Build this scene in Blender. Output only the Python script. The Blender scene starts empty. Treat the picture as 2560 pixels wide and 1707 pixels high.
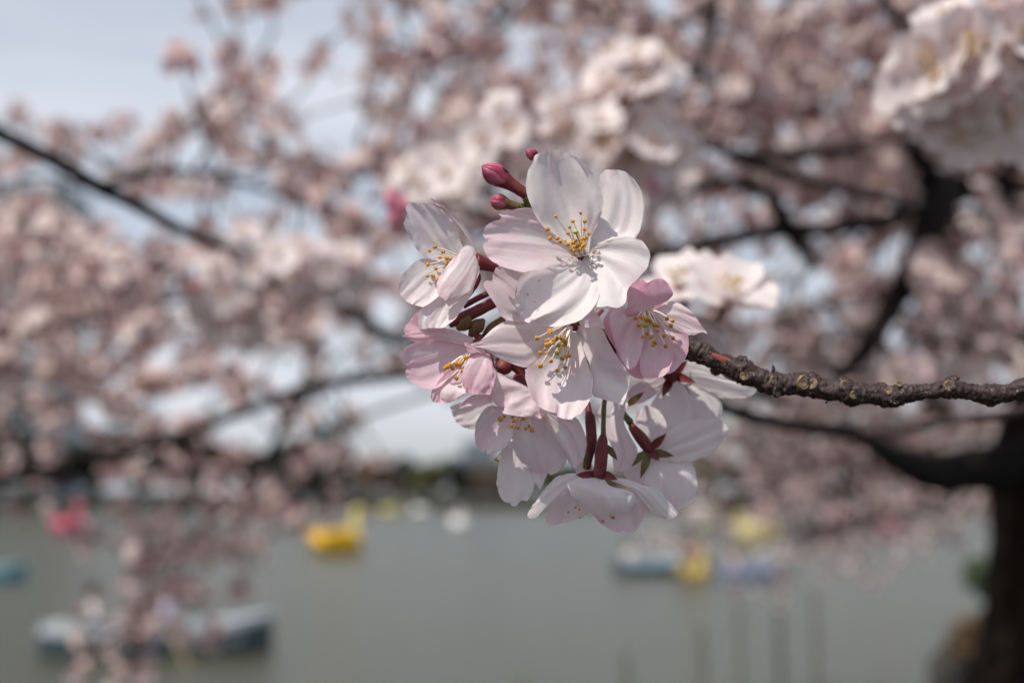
import bpy, math, random
import numpy as np
from mathutils import Vector, Matrix, noise, Quaternion
R = math.radians
random.seed(7); rng = np.random.default_rng(7)
scene = bpy.context.scene
COL = scene.collection

# ------------------------------------------------------------------ camera, sky, sun, exposure
F = 35 / 23.5 * 2560            # focal length in pixels of the 2560 wide photograph
EYE = Vector((0, 0, 2.5)); PITCH = R(5.64)
D0 = 0.321                      # focus distance
FWD = Vector((0, math.cos(PITCH), math.sin(PITCH))); UP = Vector((0, -math.sin(PITCH), math.cos(PITCH)))
cam = bpy.data.cameras.new('camera'); camo = bpy.data.objects.new('camera', cam); COL.objects.link(camo)
camo.location = EYE; camo.rotation_euler = (math.pi / 2 + PITCH, 0, 0)
cam.lens = 35; cam.sensor_width = 23.5; cam.sensor_fit = 'HORIZONTAL'; cam.clip_start = 0.02; cam.clip_end = 4000
cam.dof.use_dof = True; cam.dof.focus_distance = D0; cam.dof.aperture_fstop = 7.0
scene.camera = camo

SUN_TO = Vector((-0.35, -0.47, 0.81)).normalized()
world = bpy.data.worlds.new('World'); scene.world = world; world.use_nodes = True
wn = world.node_tree; wn.nodes.clear()
def N(t, typ, **kw):
    n = t.nodes.new(typ)
    for k, v in kw.items(): setattr(n, k, v)
    return n
wo = N(wn, 'ShaderNodeOutputWorld'); wb = N(wn, 'ShaderNodeBackground'); sky = N(wn, 'ShaderNodeTexSky')
sky.sky_type = 'NISHITA'; sky.sun_disc = False
sky.sun_elevation = math.asin(SUN_TO.z); sky.sun_rotation = math.atan2(SUN_TO.x, SUN_TO.y) % (2 * math.pi)
sky.air_density = 1.0; sky.dust_density = 1.5; sky.ozone_density = 1.0
wb.inputs[1].default_value = 0.095
# the veil is seen through more air, so thicker, towards the horizon
# thin high cloud veil: pale streaks over the blue
tc = N(wn, 'ShaderNodeTexCoord'); mp = N(wn, 'ShaderNodeMapping'); mp.inputs['Scale'].default_value = (1.2, 1.2, 7.0)
nz = N(wn, 'ShaderNodeTexNoise'); nz.inputs['Scale'].default_value = 1.6; nz.inputs['Detail'].default_value = 5
rp = N(wn, 'ShaderNodeMapRange'); rp.inputs[1].default_value = 0.35; rp.inputs[2].default_value = 0.68
rp.inputs[3].default_value = 0.42; rp.inputs[4].default_value = 1.0
mx = N(wn, 'ShaderNodeMix', data_type='RGBA'); mx.inputs[7].default_value = (8.3, 8.7, 9.6, 1)
L = wn.links.new
L(tc.outputs['Generated'], mp.inputs[0]); L(mp.outputs[0], nz.inputs['Vector']); L(nz.outputs['Fac'], rp.inputs[0])
sx = N(wn, 'ShaderNodeSeparateXYZ'); L(tc.outputs['Generated'], sx.inputs[0])
el = N(wn, 'ShaderNodeMapRange', interpolation_type='SMOOTHSTEP'); el.inputs[1].default_value = 0.25; el.inputs[2].default_value = 0.95; el.inputs[3].default_value = 1.0; el.inputs[4].default_value = 0.22
ml = N(wn, 'ShaderNodeMath', operation='MULTIPLY'); L(sx.outputs['Z'], el.inputs[0]); L(el.outputs[0], ml.inputs[0]); L(rp.outputs[0], ml.inputs[1])
L(ml.outputs[0], mx.inputs[0]); L(sky.outputs[0], mx.inputs[6]); L(mx.outputs[2], wb.inputs[0]); L(wb.outputs[0], wo.inputs[0])

sun = bpy.data.lights.new('sun', 'SUN'); sun.energy = 3.9; sun.angle = R(0.53); sun.color = (1.0, 0.94, 0.865)
suno = bpy.data.objects.new('sun', sun); COL.objects.link(suno)
suno.rotation_euler = (-SUN_TO).to_track_quat('-Z', 'Y').to_euler(); suno.location = SUN_TO * 50
vs = scene.view_settings; vs.view_transform = 'Standard'; vs.look = 'None'; vs.exposure = 0.0; vs.gamma = 1; vs.use_curve_mapping = False
scene.cycles.max_bounces = 10; scene.cycles.diffuse_bounces = 4; scene.cycles.transmission_bounces = 6

# ------------------------------------------------------------------ pixel <-> world helpers (layout survey of the place)
def P(x, y, d):
    "point that lies at depth d in the direction of photo pixel x, y (2560 wide)"
    x, y, d = float(x), float(y), float(d)
    return EYE + d * (FWD + Vector(((x - 1280) / F, 0, 0)) - (y - 853.5) / F * UP)
K = 2560 / 2352
def Q(x, y, d): return P(x * K, y * K, d)          # same, coordinates of the 2352 px overview
def H(x, y, z): return P(x, y, D0 - z * D0 / F)    # close-up: z in pixels towards the viewer
def on_water(x, ybase):
    "point on the lake at photo pixel"
    d = FWD + Vector(((x - 1280) / F, 0, 0)) - (ybase - 853.5) / F * UP
    return EYE + d * (-EYE.z / d.z)

# ------------------------------------------------------------------ materials
MATS = {}
def mat(name):
    m = bpy.data.materials.new(name); m.use_nodes = True; m.node_tree.nodes.clear(); MATS[name] = m
    return m, m.node_tree
def simple(name, col, rough=0.6, var=0.15, scale=8.0, bump=0.0, spec=0.5, metal=0.0, bscale=None, coords='Object'):
    m, t = mat(name); l = t.links.new
    o = N(t, 'ShaderNodeOutputMaterial'); b = N(t, 'ShaderNodeBsdfPrincipled')
    tcn = N(t, 'ShaderNodeTexCoord'); n = N(t, 'ShaderNodeTexNoise'); n.inputs['Scale'].default_value = scale; n.inputs['Detail'].default_value = 6
    r = N(t, 'ShaderNodeMix', data_type='RGBA')
    r.inputs[6].default_value = (*[c * (1 - var) for c in col], 1); r.inputs[7].default_value = (*[min(1, c * (1 + var)) for c in col], 1)
    l(tcn.outputs[coords], n.inputs['Vector']); l(n.outputs['Fac'], r.inputs[0]); l(r.outputs[2], b.inputs['Base Color'])
    b.inputs['Roughness'].default_value = rough; b.inputs['Metallic'].default_value = metal; b.inputs['Specular IOR Level'].default_value = spec
    if bump:
        n2 = N(t, 'ShaderNodeTexNoise'); n2.inputs['Scale'].default_value = bscale or scale * 3; n2.inputs['Detail'].default_value = 5
        bp = N(t, 'ShaderNodeBump'); bp.inputs['Strength'].default_value = bump; bp.inputs['Distance'].default_value = 0.1 / (bscale or scale * 3)
        l(tcn.outputs[coords], n2.inputs['Vector']); l(n2.outputs['Fac'], bp.inputs['Height']); l(bp.outputs[0], b.inputs['Normal'])
    l(b.outputs[0], o.inputs[0]); return m

def petal_material(name, white, pink, transl=0.38, veins=True):
    m, t = mat(name); l = t.links.new
    o = N(t, 'ShaderNodeOutputMaterial'); at = N(t, 'ShaderNodeAttribute'); at.attribute_name = 'tint'
    mixc = N(t, 'ShaderNodeMix', data_type='RGBA'); mixc.inputs[6].default_value = (*white, 1); mixc.inputs[7].default_value = (*pink, 1)
    dif = N(t, 'ShaderNodeBsdfDiffuse'); tr = N(t, 'ShaderNodeBsdfTranslucent'); ms = N(t, 'ShaderNodeMixShader'); ms.inputs[0].default_value = transl
    gl = N(t, 'ShaderNodeBsdfGlossy'); gl.inputs['Roughness'].default_value = 0.45; ms2 = N(t, 'ShaderNodeMixShader'); ms2.inputs[0].default_value = 0.035
    hs = N(t, 'ShaderNodeMix', data_type='RGBA', blend_type='MULTIPLY'); hs.inputs[0].default_value = 1; hs.inputs[7].default_value = (1.0, 0.86, 0.87, 1)
    if veins:
        uv = N(t, 'ShaderNodeTexCoord'); mpn = N(t, 'ShaderNodeMapping'); mpn.inputs['Scale'].default_value = (34, 1.8, 1)
        n1 = N(t, 'ShaderNodeTexNoise'); n1.inputs['Scale'].default_value = 1.0; n1.inputs['Detail'].default_value = 4; n1.inputs['Roughness'].default_value = 0.6
        n2 = N(t, 'ShaderNodeTexNoise'); n2.inputs['Scale'].default_value = 3.2; n2.inputs['Detail'].default_value = 4
        l(uv.outputs['UV'], mpn.inputs[0]); l(mpn.outputs[0], n1.inputs['Vector']); l(uv.outputs['UV'], n2.inputs['Vector'])
        bp = N(t, 'ShaderNodeBump'); bp.inputs['Strength'].default_value = 0.36; bp.inputs['Distance'].default_value = 0.00022
        l(n1.outputs['Fac'], bp.inputs['Height'])
        n3 = N(t, 'ShaderNodeTexNoise'); n3.inputs['Scale'].default_value = 900; n3.inputs['Detail'].default_value = 3
        l(uv.outputs['Object'], n3.inputs['Vector'])
        bp2 = N(t, 'ShaderNodeBump'); bp2.inputs['Strength'].default_value = 0.35; bp2.inputs['Distance'].default_value = 0.0002
        l(n3.outputs['Fac'], bp2.inputs['Height']); l(bp.outputs[0], bp2.inputs['Normal'])
        for s in (dif, tr, gl): l(bp2.outputs[0], s.inputs['Normal'])
        # pigment varies: veins a little darker pink, soft blotches
        mr = N(t, 'ShaderNodeMapRange'); mr.inputs[1].default_value = 0.52; mr.inputs[2].default_value = 0.78; mr.inputs[3].default_value = 0; mr.inputs[4].default_value = 0.55
        l(n1.outputs['Fac'], mr.inputs[0])
        mr2 = N(t, 'ShaderNodeMapRange'); mr2.inputs[1].default_value = 0.4; mr2.inputs[2].default_value = 0.7; mr2.inputs[3].default_value = -0.10; mr2.inputs[4].default_value = 0.16
        l(n2.outputs['Fac'], mr2.inputs[0])
        a1 = N(t, 'ShaderNodeMath', operation='MULTIPLY'); l(mr.outputs[0], a1.inputs[0]); 
        a0 = N(t, 'ShaderNodeMath', operation='ADD'); a0.inputs[1].default_value = 0.25; l(at.outputs['Fac'], a0.inputs[0]); l(a0.outputs[0], a1.inputs[1])
        a2 = N(t, 'ShaderNodeMath', operation='ADD'); l(at.outputs['Fac'], a2.inputs[0]); l(a1.outputs[0], a2.inputs[1])
        a3 = N(t, 'ShaderNodeMath', operation='ADD', use_clamp=True); l(a2.outputs[0], a3.inputs[0]); l(mr2.outputs[0], a3.inputs[1])
        l(a3.outputs[0], mixc.inputs[0])
    else:
        l(at.outputs['Fac'], mixc.inputs[0])
    l(mixc.outputs[2], dif.inputs[0]); l(mixc.outputs[2], hs.inputs[6]); l(hs.outputs[2], tr.inputs[0])
    l(dif.outputs[0], ms.inputs[1]); l(tr.outputs[0], ms.inputs[2]); l(ms.outputs[0], ms2.inputs[1]); l(gl.outputs[0], ms2.inputs[2]); l(ms2.outputs[0], o.inputs[0])
    return m

M_PETAL = petal_material('petal', (0.89, 0.855, 0.85), (0.84, 0.43, 0.57), 0.40)
M_PETAL_FAR = petal_material('petal_distant', (0.84, 0.745, 0.71), (0.76, 0.42, 0.44), 0.34, False)
M_PETAL_MID = petal_material('petal_nearby', (0.87, 0.81, 0.79), (0.80, 0.48, 0.53), 0.38, False)
M_FIL = simple('filament', (0.84, 0.76, 0.66), 0.5, 0.06)
M_ANTH = simple('anther', (0.58, 0.27, 0.022), 0.75, 0.45, 700, 0.5)
M_STIG = simple('stigma', (0.42, 0.45, 0.04), 0.45, 0.2, 300)
def calyx_mat(name, c1, c2, pos=0.5):
    m, t = mat(name); l = t.links.new
    o = N(t, 'ShaderNodeOutputMaterial'); b = N(t, 'ShaderNodeBsdfPrincipled'); tcn = N(t, 'ShaderNodeTexCoord')
    n = N(t, 'ShaderNodeTexNoise'); n.inputs['Scale'].default_value = 260; n.inputs['Detail'].default_value = 3
    r = N(t, 'ShaderNodeMix', data_type='RGBA'); r.inputs[6].default_value = (*c1, 1); r.inputs[7].default_value = (*c2, 1)
    mr = N(t, 'ShaderNodeMapRange'); mr.inputs[1].default_value = pos - 0.15; mr.inputs[2].default_value = pos + 0.2
    n2 = N(t, 'ShaderNodeTexNoise'); n2.inputs['Scale'].default_value = 2500
    bp = N(t, 'ShaderNodeBump'); bp.inputs['Strength'].default_value = 0.4; bp.inputs['Distance'].default_value = 0.0001
    l(tcn.outputs['Object'], n.inputs['Vector']); l(tcn.outputs['Object'], n2.inputs['Vector']); l(n2.outputs['Fac'], bp.inputs['Height'])
    l(n.outputs['Fac'], mr.inputs[0]); l(mr.outputs[0], r.inputs[0]); l(r.outputs[2], b.inputs['Base Color']); l(bp.outputs[0], b.inputs['Normal'])
    b.inputs['Roughness'].default_value = 0.56; b.inputs['Subsurface Weight'].default_value = 0.12; b.inputs['Subsurface Radius'].default_value = (0.001, 0.0004, 0.0003)
    l(b.outputs[0], o.inputs[0]); return m
M_CAL = calyx_mat('calyx_red', (0.10, 0.008, 0.014), (0.20, 0.03, 0.028))
M_CALG = calyx_mat('calyx_olive', (0.12, 0.12, 0.025), (0.16, 0.04, 0.03), 0.55)
M_PED = calyx_mat('pedicel_green', (0.075, 0.10, 0.02), (0.12, 0.07, 0.03), 0.55)
M_BUD = petal_material('bud_petal', (0.66, 0.22, 0.32), (0.30, 0.018, 0.06), 0.15)
M_SEPF = simple('sepal_distant', (0.24, 0.12, 0.09), 0.6, 0.2)
M_YELF = simple('anther_distant', (0.55, 0.36, 0.10), 0.7, 0.2)

def bark(name, c1, c2, lent, sc):
    m, t = mat(name); l = t.links.new
    o = N(t, 'ShaderNodeOutputMaterial'); b = N(t, 'ShaderNodeBsdfPrincipled'); tcn = N(t, 'ShaderNodeTexCoord')
    n = N(t, 'ShaderNodeTexNoise'); n.inputs['Scale'].default_value = sc; n.inputs['Detail'].default_value = 8; n.inputs['Roughness'].default_value = 0.65
    r = N(t, 'ShaderNodeValToRGB'); e = r.color_ramp.elements
    e[0].position = 0.35; e[0].color = (*c1, 1); e[1].position = 0.6; e[1].color = (*c2, 1)
    v = N(t, 'ShaderNodeTexVoronoi'); v.inputs['Scale'].default_value = sc * 1.3
    lr = N(t, 'ShaderNodeMapRange'); lr.inputs[1].default_value = 0.28; lr.inputs[2].default_value = 0.12; lr.inputs[3].default_value = 0; lr.inputs[4].default_value = 1
    n3 = N(t, 'ShaderNodeTexNoise'); n3.inputs['Scale'].default_value = sc * .45; n3.inputs['Detail'].default_value = 2
    lm = N(t, 'ShaderNodeMapRange'); lm.inputs[1].default_value = 0.47; lm.inputs[2].default_value = 0.6
    mu = N(t, 'ShaderNodeMath', operation='MULTIPLY')
    mxn = N(t, 'ShaderNodeMix', data_type='RGBA'); mxn.inputs[7].default_value = (*lent, 1)
    bp = N(t, 'ShaderNodeBump'); bp.inputs['Strength'].default_value = 0.8; bp.inputs['Distance'].default_value = 0.12 / sc
    l(tcn.outputs['Object'], n.inputs['Vector']); l(tcn.outputs['Object'], v.inputs['Vector']); l(tcn.outputs['Object'], n3.inputs['Vector'])
    l(n.outputs['Fac'], r.inputs[0]); l(v.outputs['Distance'], lr.inputs[0]); l(n3.outputs['Fac'], lm.inputs[0])
    l(lr.outputs[0], mu.inputs[0]); l(lm.outputs[0], mu.inputs[1]); l(mu.outputs[0], mxn.inputs[0]); l(r.outputs[0], mxn.inputs[6])
    l(mxn.outputs[2], b.inputs['Base Color']); l(n.outputs['Fac'], bp.inputs['Height']); l(bp.outputs[0], b.inputs['Normal'])
    b.inputs['Roughness'].default_value = 0.62; b.inputs['Specular IOR Level'].default_value = 0.4
    l(b.outputs[0], o.inputs[0]); return m
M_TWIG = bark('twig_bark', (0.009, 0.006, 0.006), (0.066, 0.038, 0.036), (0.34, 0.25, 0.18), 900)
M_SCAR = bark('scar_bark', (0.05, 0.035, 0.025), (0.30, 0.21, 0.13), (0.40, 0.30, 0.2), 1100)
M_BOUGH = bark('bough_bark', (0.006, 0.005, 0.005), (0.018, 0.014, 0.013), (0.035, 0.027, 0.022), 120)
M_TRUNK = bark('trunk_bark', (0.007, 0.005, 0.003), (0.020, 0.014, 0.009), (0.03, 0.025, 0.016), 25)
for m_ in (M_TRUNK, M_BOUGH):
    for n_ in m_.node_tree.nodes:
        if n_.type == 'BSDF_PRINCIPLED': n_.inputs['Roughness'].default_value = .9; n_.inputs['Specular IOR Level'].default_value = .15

# ------------------------------------------------------------------ object helpers
WPOS = {}
def setp(o, label=None, cat=None, group=None, kind=None):
    if label: o['label'] = label
    if cat: o['category'] = cat
    if group: o['group'] = group
    if kind: o['kind'] = kind
    return o
def empty(name, loc, parent=None, **kw):
    o = bpy.data.objects.new(name, None); o.empty_display_size = 0.01; COL.objects.link(o)
    loc = Vector(loc); o.location = loc - (WPOS[parent.name] if parent else Vector()); o.parent = parent
    WPOS[o.name] = loc; return setp(o, **kw)
class MB:
    "collects vertices (world), faces, material slots, tint and uv for ONE mesh object"
    def __init__(s): s.v = []; s.f = []; s.m = []; s.t = []; s.uv = []
    def add(s, v, f, m=0, tint=0.0, uv=None):
        b = len(s.v); s.v += [tuple(p) for p in v]; s.f += [tuple(i + b for i in q) for q in f]; s.m += [m] * len(f)
        s.t += (list(tint) if hasattr(tint, '__len__') else [tint] * len(v)); s.uv += (list(uv) if uv is not None else [(0, 0)] * len(v))
        return s
    def mesh(s, name, mats, org=Vector((0, 0, 0)), smooth=True):
        me = bpy.data.meshes.new(name)
        me.from_pydata([(p[0] - org[0], p[1] - org[1], p[2] - org[2]) for p in s.v], [], s.f)
        for m in mats: me.materials.append(m)
        me.polygons.foreach_set('material_index', s.m); me.polygons.foreach_set('use_smooth', [smooth] * len(s.f))
        a = me.attributes.new('tint', 'FLOAT', 'POINT'); a.data.foreach_set('value', s.t)
        u = me.uv_layers.new(name='UVMap'); li = np.empty(len(me.loops), np.int32); me.loops.foreach_get('vertex_index', li)
        u.data.foreach_set('uv', np.array(s.uv, np.float32)[li].ravel()); me.update(); return me
    def build(s, name, mats, parent=None, org=None, smooth=True, **kw):
        if not isinstance(mats, (list, tuple)): mats = [mats]
        if org is None:
            a = np.array(s.v); org = Vector(a.mean(0)) if parent else Vector((a[:, 0].mean(), a[:, 1].mean(), a[:, 2].min()))
        org = Vector(org); o = bpy.data.objects.new(name, s.mesh(name, mats, org, smooth)); COL.objects.link(o)
        o.location = org - (WPOS[parent.name] if parent else Vector()); o.parent = parent; WPOS[o.name] = org
        return setp(o, **kw)
def cr(pts, n):
    "Catmull-Rom resampling, uniform in arc length"
    a = np.array([list(p) for p in pts], float)
    if len(a) == 2: return a[0] + (a[1] - a[0]) * np.linspace(0, 1, n)[:, None]
    e = np.vstack([2 * a[0] - a[1], a, 2 * a[-1] - a[-2]]); out = []
    for i in range(len(a) - 1):
        p0, p1, p2, p3 = e[i:i + 4]
        for t in np.linspace(0, 1, 14, endpoint=False):
            out.append(0.5 * ((2 * p1) + (-p0 + p2) * t + (2 * p0 - 5 * p1 + 4 * p2 - p3) * t * t + (-p0 + 3 * p1 - 3 * p2 + p3) * t ** 3))
    out.append(a[-1]); out = np.array(out)
    s = np.r_[0, np.cumsum(np.linalg.norm(np.diff(out[:, :min(3, out.shape[1])], axis=0), axis=1))]
    q = np.linspace(0, s[-1], n)
    return np.stack([np.interp(q, s, out[:, k]) for k in range(out.shape[1])], 1)
def tube(mb, pts, radii, seg=8, m=0, n=None, cap=True, fn=None, tint=0.0):
    "tapered tube through points (world); fn(i, ang, r) may change the radius"
    a = np.array([list(p) + [r] for p, r in zip(pts, radii)], float)
    if n: a = cr(a, n)
    c = a[:, :3]; rr = a[:, 3]; V = []; t = np.gradient(c, axis=0); t /= np.linalg.norm(t, axis=1)[:, None] + 1e-12
    ref = np.array([0, 0, 1.0]) if abs(t[0, 2]) < 0.9 else np.array([1.0, 0, 0]); x = np.cross(t[0], ref); x /= np.linalg.norm(x)
    ang = np.arange(seg) * 2 * math.pi / seg
    for i in range(len(c)):
        x = x - t[i] * x.dot(t[i]); x /= np.linalg.norm(x); y = np.cross(t[i], x)
        for k in range(seg):
            r = rr[i] if fn is None else fn(i, ang[k], rr[i], c[i])
            V.append(c[i] + r * (x * math.cos(ang[k]) + y * math.sin(ang[k])))
    f = [(i * seg + k, i * seg + (k + 1) % seg, (i + 1) * seg + (k + 1) % seg, (i + 1) * seg + k) for i in range(len(c) - 1) for k in range(seg)]
    if cap: f += [tuple(range(seg - 1, -1, -1)), tuple((len(c) - 1) * seg + k for k in range(seg))]
    mb.add(V, f, m, tint); return mb
def ball(mb, c, r, m=0, seg=8, rings=5, sc=(1, 1, 1), rot=None, tint=0.0, lump=0.0):
    V = []; c = Vector(c); r = float(r)
    for i in range(rings + 1):
        th = math.pi * i / rings
        for k in range(seg):
            ph = 2 * math.pi * k / seg
            d = Vector((math.sin(th) * math.cos(ph), math.sin(th) * math.sin(ph), math.cos(th)))
            q = Vector((d.x * sc[0], d.y * sc[1], d.z * sc[2])) * r * (1 + lump * noise.noise(d * 1.7 + c * 40))
            if rot: q = rot @ q
            V.append(c + q)
    f = [(i * seg + k, (i + 1) * seg + k, (i + 1) * seg + (k + 1) % seg, i * seg + (k + 1) % seg) for i in range(rings) for k in range(seg)]
    mb.add(V, f, m, tint); return mb
def box(mb, lo, hi, m=0, rot=None, org=None):
    V = [(x, y, z) for x in (lo[0], hi[0]) for y in (lo[1], hi[1]) for z in (lo[2], hi[2])]
    if rot is not None: V = [tuple(Vector(org) + rot @ Vector(v)) for v in V]
    mb.add(V, [(0, 1, 3, 2), (4, 6, 7, 5), (0, 4, 5, 1), (2, 3, 7, 6), (0, 2, 6, 4), (1, 5, 7, 3)], m); return mb

# ------------------------------------------------------------------ close-up blossoms
def conv(ox, oy, s): return lambda x, y: (ox + x / s, oy + y / s)
C1 = conv(960, 360, 3.92); C2 = conv(1180, 360, 3.136); C3 = conv(980, 700, 3.92); C4 = conv(1160, 960, 3.36); C5 = conv(1460, 660, 3.92); C6 = conv(1700, 760, 2.735)
PSEED = [0]
def petal(par, cv, left, top, right, zb, zt, bow=0, cup=0, tilt=0, tint=(0.1, 0.1), curl=0, ruf=2.2, nu=30, nv=26, wr=1.0, label=None, m=None, name='petal'):
    """a petal as a curved sheet: left margin, top margin and right margin in the photograph's plane, its depth from
    base height zb, tip height zt, lengthwise bow, crosswise cup, tilt, curled tip and ruffled margin"""
    PSEED[0] += 1; sd = PSEED[0] * 13.7
    cvp = lambda pts: [cv(*p) for p in pts]
    Lc = cr(cvp(left), nu + 1); Rc = cr(cvp(right), nu + 1); T = cr(cvp(top), nv + 1)
    B = (Lc[0] + Rc[0]) / 2; V = []; UV = []; TI = []
    for i in range(nu + 1):
        u = i / nu; w = np.linalg.norm(Lc[i] - Rc[i]); k = w / 100
        for j in range(nv + 1):
            v = j / nv; e = 2 * v - 1
            p = Lc[i] * (1 - v) + Rc[i] * v + (u ** 2.2) * (T[j] - (Lc[-1] * (1 - v) + Rc[-1] * v))
            ax = cup * e * e * k + tilt * e * k
            rim = max(abs(e) ** 3, u ** 5)
            wrk = noise.noise(Vector((e * 2.1 + sd, u * 1.3, sd))) * 7 * k * wr * min(1, u * 2)
            ridge = noise.noise(Vector((e * 7.5 + sd, u * 0.8, sd * 2))) * 1.3 * k * wr * min(1, 3 * u) * (1 - 0.5 * u)
            rf = ruf * rim * (noise.noise(Vector((e * 6 + sd, u * 7, 3 + sd))) + .5 * noise.noise(Vector((e * 14, u * 16, 3 + sd)))) * 1.9
            crease = -2.6 * math.exp(-(e / 0.10) ** 2) * k * (1 - u * 0.5) * wr
            z = zb + (zt - zb) * u + bow * math.sin(math.pi * u) + ax + curl * max(0, u - 0.7) ** 2 * 11 + wrk + ridge + rf + crease
            q = H(p[0] + (0.35 * rf if rim > .3 else 0), p[1] + 0.35 * rf * rim, z); V.append(q); UV.append((v, u))
            edge = 0.14 * rim
            tz = tint[0] + (tint[1] - tint[0]) * u + edge * (tint[1] * 1.6)
            TI.append(max(0, tz + 0.10 * noise.noise(Vector((e * 1.5 + sd, u * 2, 9)))))
    f = [(i * (nv + 1) + j, i * (nv + 1) + j + 1, (i + 1) * (nv + 1) + j + 1, (i + 1) * (nv + 1) + j) for i in range(nu) for j in range(nv)]
    return MB().add(V, f, 0, TI, UV).build(name, m or M_PETAL, par, label=label)
def stamen(par, b, zb, a, za, bend=6, size=1.0, dull=False):
    "filament and two lobed anther, base b and anther a in photo pixels"
    mb = MB(); b = np.array(b, float); a = np.array(a, float); mid = (a + b) / 2; d = a - b; n = np.array([-d[1], d[0]]); n /= np.linalg.norm(n) + 1e-6
    mid = mid + n * random.uniform(-1, 1) * bend * 0.5 + np.array([0, -abs(d[0]) * .04])
    px = D0 / F
    tube(mb, [H(*b, zb), H(*((b + mid) / 2), zb + (za - zb) * .3 + bend), H(*mid, (zb + za) / 2 + bend * 1.3), H(*((mid + a) / 2), zb + (za - zb) * .78 + bend), H(*a, za)],
         [2.9 * px, 2.3 * px, 1.8 * px, 1.4 * px, 1.0 * px], 6, 0, 12)
    rot = Quaternion(Vector((random.uniform(-1, 1), random.uniform(-1, 1), random.uniform(-1, 1))).normalized(), random.uniform(0, 1.2)).to_matrix()
    r = 5.5 * px * size * random.uniform(.74, 1.15); c = H(*a, za + 1); o = rot @ Vector((0.42 * r, 0, 0))
    ball(mb, c + o, r, 1, 10, 7, (0.62, 0.8, 1.05), rot, lump=0.35); ball(mb, c - o, r, 1, 10, 7, (0.62, 0.8, 1.05), rot, lump=0.35)
    return mb.build('stamen', [M_FIL, M_ANTH], par)
def stamens(par, cv, base, zb, anthers, zlo, zhi, ring=9, size=1.0, bend=6):
    bx, by = cv(*base)
    for i, (x, y) in enumerate(anthers):
        ax, ay = cv(x, y); th = math.atan2(ay - by, ax - bx) + random.uniform(-.7, .7)
        stamen(par, (bx + ring * math.cos(th) * random.uniform(.5, 1), by + ring * .8 * math.sin(th) * random.uniform(.5, 1)), zb + random.uniform(-3, 3),
               (ax, ay), random.uniform(zlo, zhi), bend, size)
def pistil(par, cv, base, zb, tip, zt, r=2.6):
    mb = MB(); px = D0 / F; b = cv(*base); t = cv(*tip)
    tube(mb, [H(*b, zb), H((b[0] + t[0]) / 2 + 1, (b[1] + t[1]) / 2, (zb + zt) / 2), H(*t, zt)], [r * 1.3 * px, r * .8 * px, r * px], 8, 0, 8)
    ball(mb, H(*t, zt + 2), 7.2 * px, 0, 12, 8, (1.05, 1.05, .8), lump=.3)
    return mb.build('pistil', M_STIG, par)
def stem(par, pts, radii, m, name='pedicel', cv=lambda x, y: (x, y), n=26, seg=14, bump=0.05):
    px = D0 / F; mb = MB()
    w = [H(*cv(p[0], p[1]), p[2]) for p in pts]
    tube(mb, w, [r * px for r in radii], seg, 0, n, True, lambda i, a, r, c: r * (1 + bump * noise.noise(Vector((c[0], c[1], c[2])) * 900)))
    return mb.build(name, m, par)
def sepal(par, cv, b, t, w, zb, zt, m=None, bow=6):
    "small pointed sepal from base b to tip t, width w (crop pixels)"
    b = np.array(b, float); t = np.array(t, float); d = t - b; L_ = np.linalg.norm(d); n = np.array([-d[1], d[0]]) / L_ * w / 2
    q = lambda u, s: tuple(b + d * u + n * s)
    return petal(par, cv, [q(0, -.55), q(.3, -1), q(.65, -.7), q(.93, -.15)], [q(.93, -.15), q(1, 0), q(.93, .15)], [q(0, .55), q(.3, 1), q(.65, .7), q(.93, .15)],
                 zb, zt, bow, 4, 0, (0, 0), 0, .5, 12, 8, .3, m=m or M_CAL, name='sepal')

HERO = empty('cherry_twig', H(1500, 790, -260), label='knobbly cherry twig in sharp focus ending in a big white and pink blossom cluster', cat='cherry twig')
def blossom(x, y, z, label): return empty('blossom', H(x, y, z), HERO, label=label)

# --- the large white blossom at the front
A = blossom(1454, 644, -20, 'wide open white blossom facing the viewer at the top of the cluster')
petal(A, C2, [(850, 850), (700, 760), (555, 645), (465, 500), (425, 350), (442, 205), (478, 120)], [(478, 120), (530, 62), (585, 52), (612, 78), (650, 48), (730, 68), (805, 98), (862, 130)],
      [(920, 850), (960, 700), (1005, 580), (1028, 470), (1018, 370), (975, 275), (920, 190), (862, 130)], -22, 6, -12, 14, 1, (0.0, 0.02), 0, 3.6, wr=2.2)
petal(A, C2, [(880, 850), (945, 700), (990, 560), (1000, 420), (978, 280)], [(978, 280), (1040, 214), (1110, 201), (1190, 212), (1262, 268)],
      [(930, 880), (1060, 790), (1180, 755), (1285, 738), (1332, 620), (1345, 480), (1328, 370), (1262, 268)], -26, -48, 4, 8, 14, (0.0, 0.10), 0, 3.0, wr=2.0)
petal(A, C2, [(880, 880), (985, 790), (1110, 745), (1230, 728), (1335, 758)], [(1335, 758), (1385, 830), (1397, 900), (1362, 985), (1292, 1062), (1228, 1130), (1204, 1235), (1150, 1287), (1060, 1272), (975, 1278)],
      [(860, 925), (935, 980), (985, 1060), (1005, 1150), (975, 1278)], -28, 72, -8, 8, 8, (0.0, 0.04), 0, 2.8, wr=1.5)
A4O = petal(A, C2, [(850, 910), (720, 945), (560, 975), (430, 1000), (368, 1062), (335, 1150)], [(335, 1150), (340, 1240), (372, 1335), (410, 1385), (448, 1400), (505, 1384), (560, 1420), (640, 1434)],
      [(880, 925), (950, 1000), (1003, 1090), (1003, 1180), (940, 1290), (840, 1382), (740, 1415), (640, 1434)], -26, 112, 6, 9, -4, (0.0, 0.02), -22, 3.8, wr=2.5)
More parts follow.
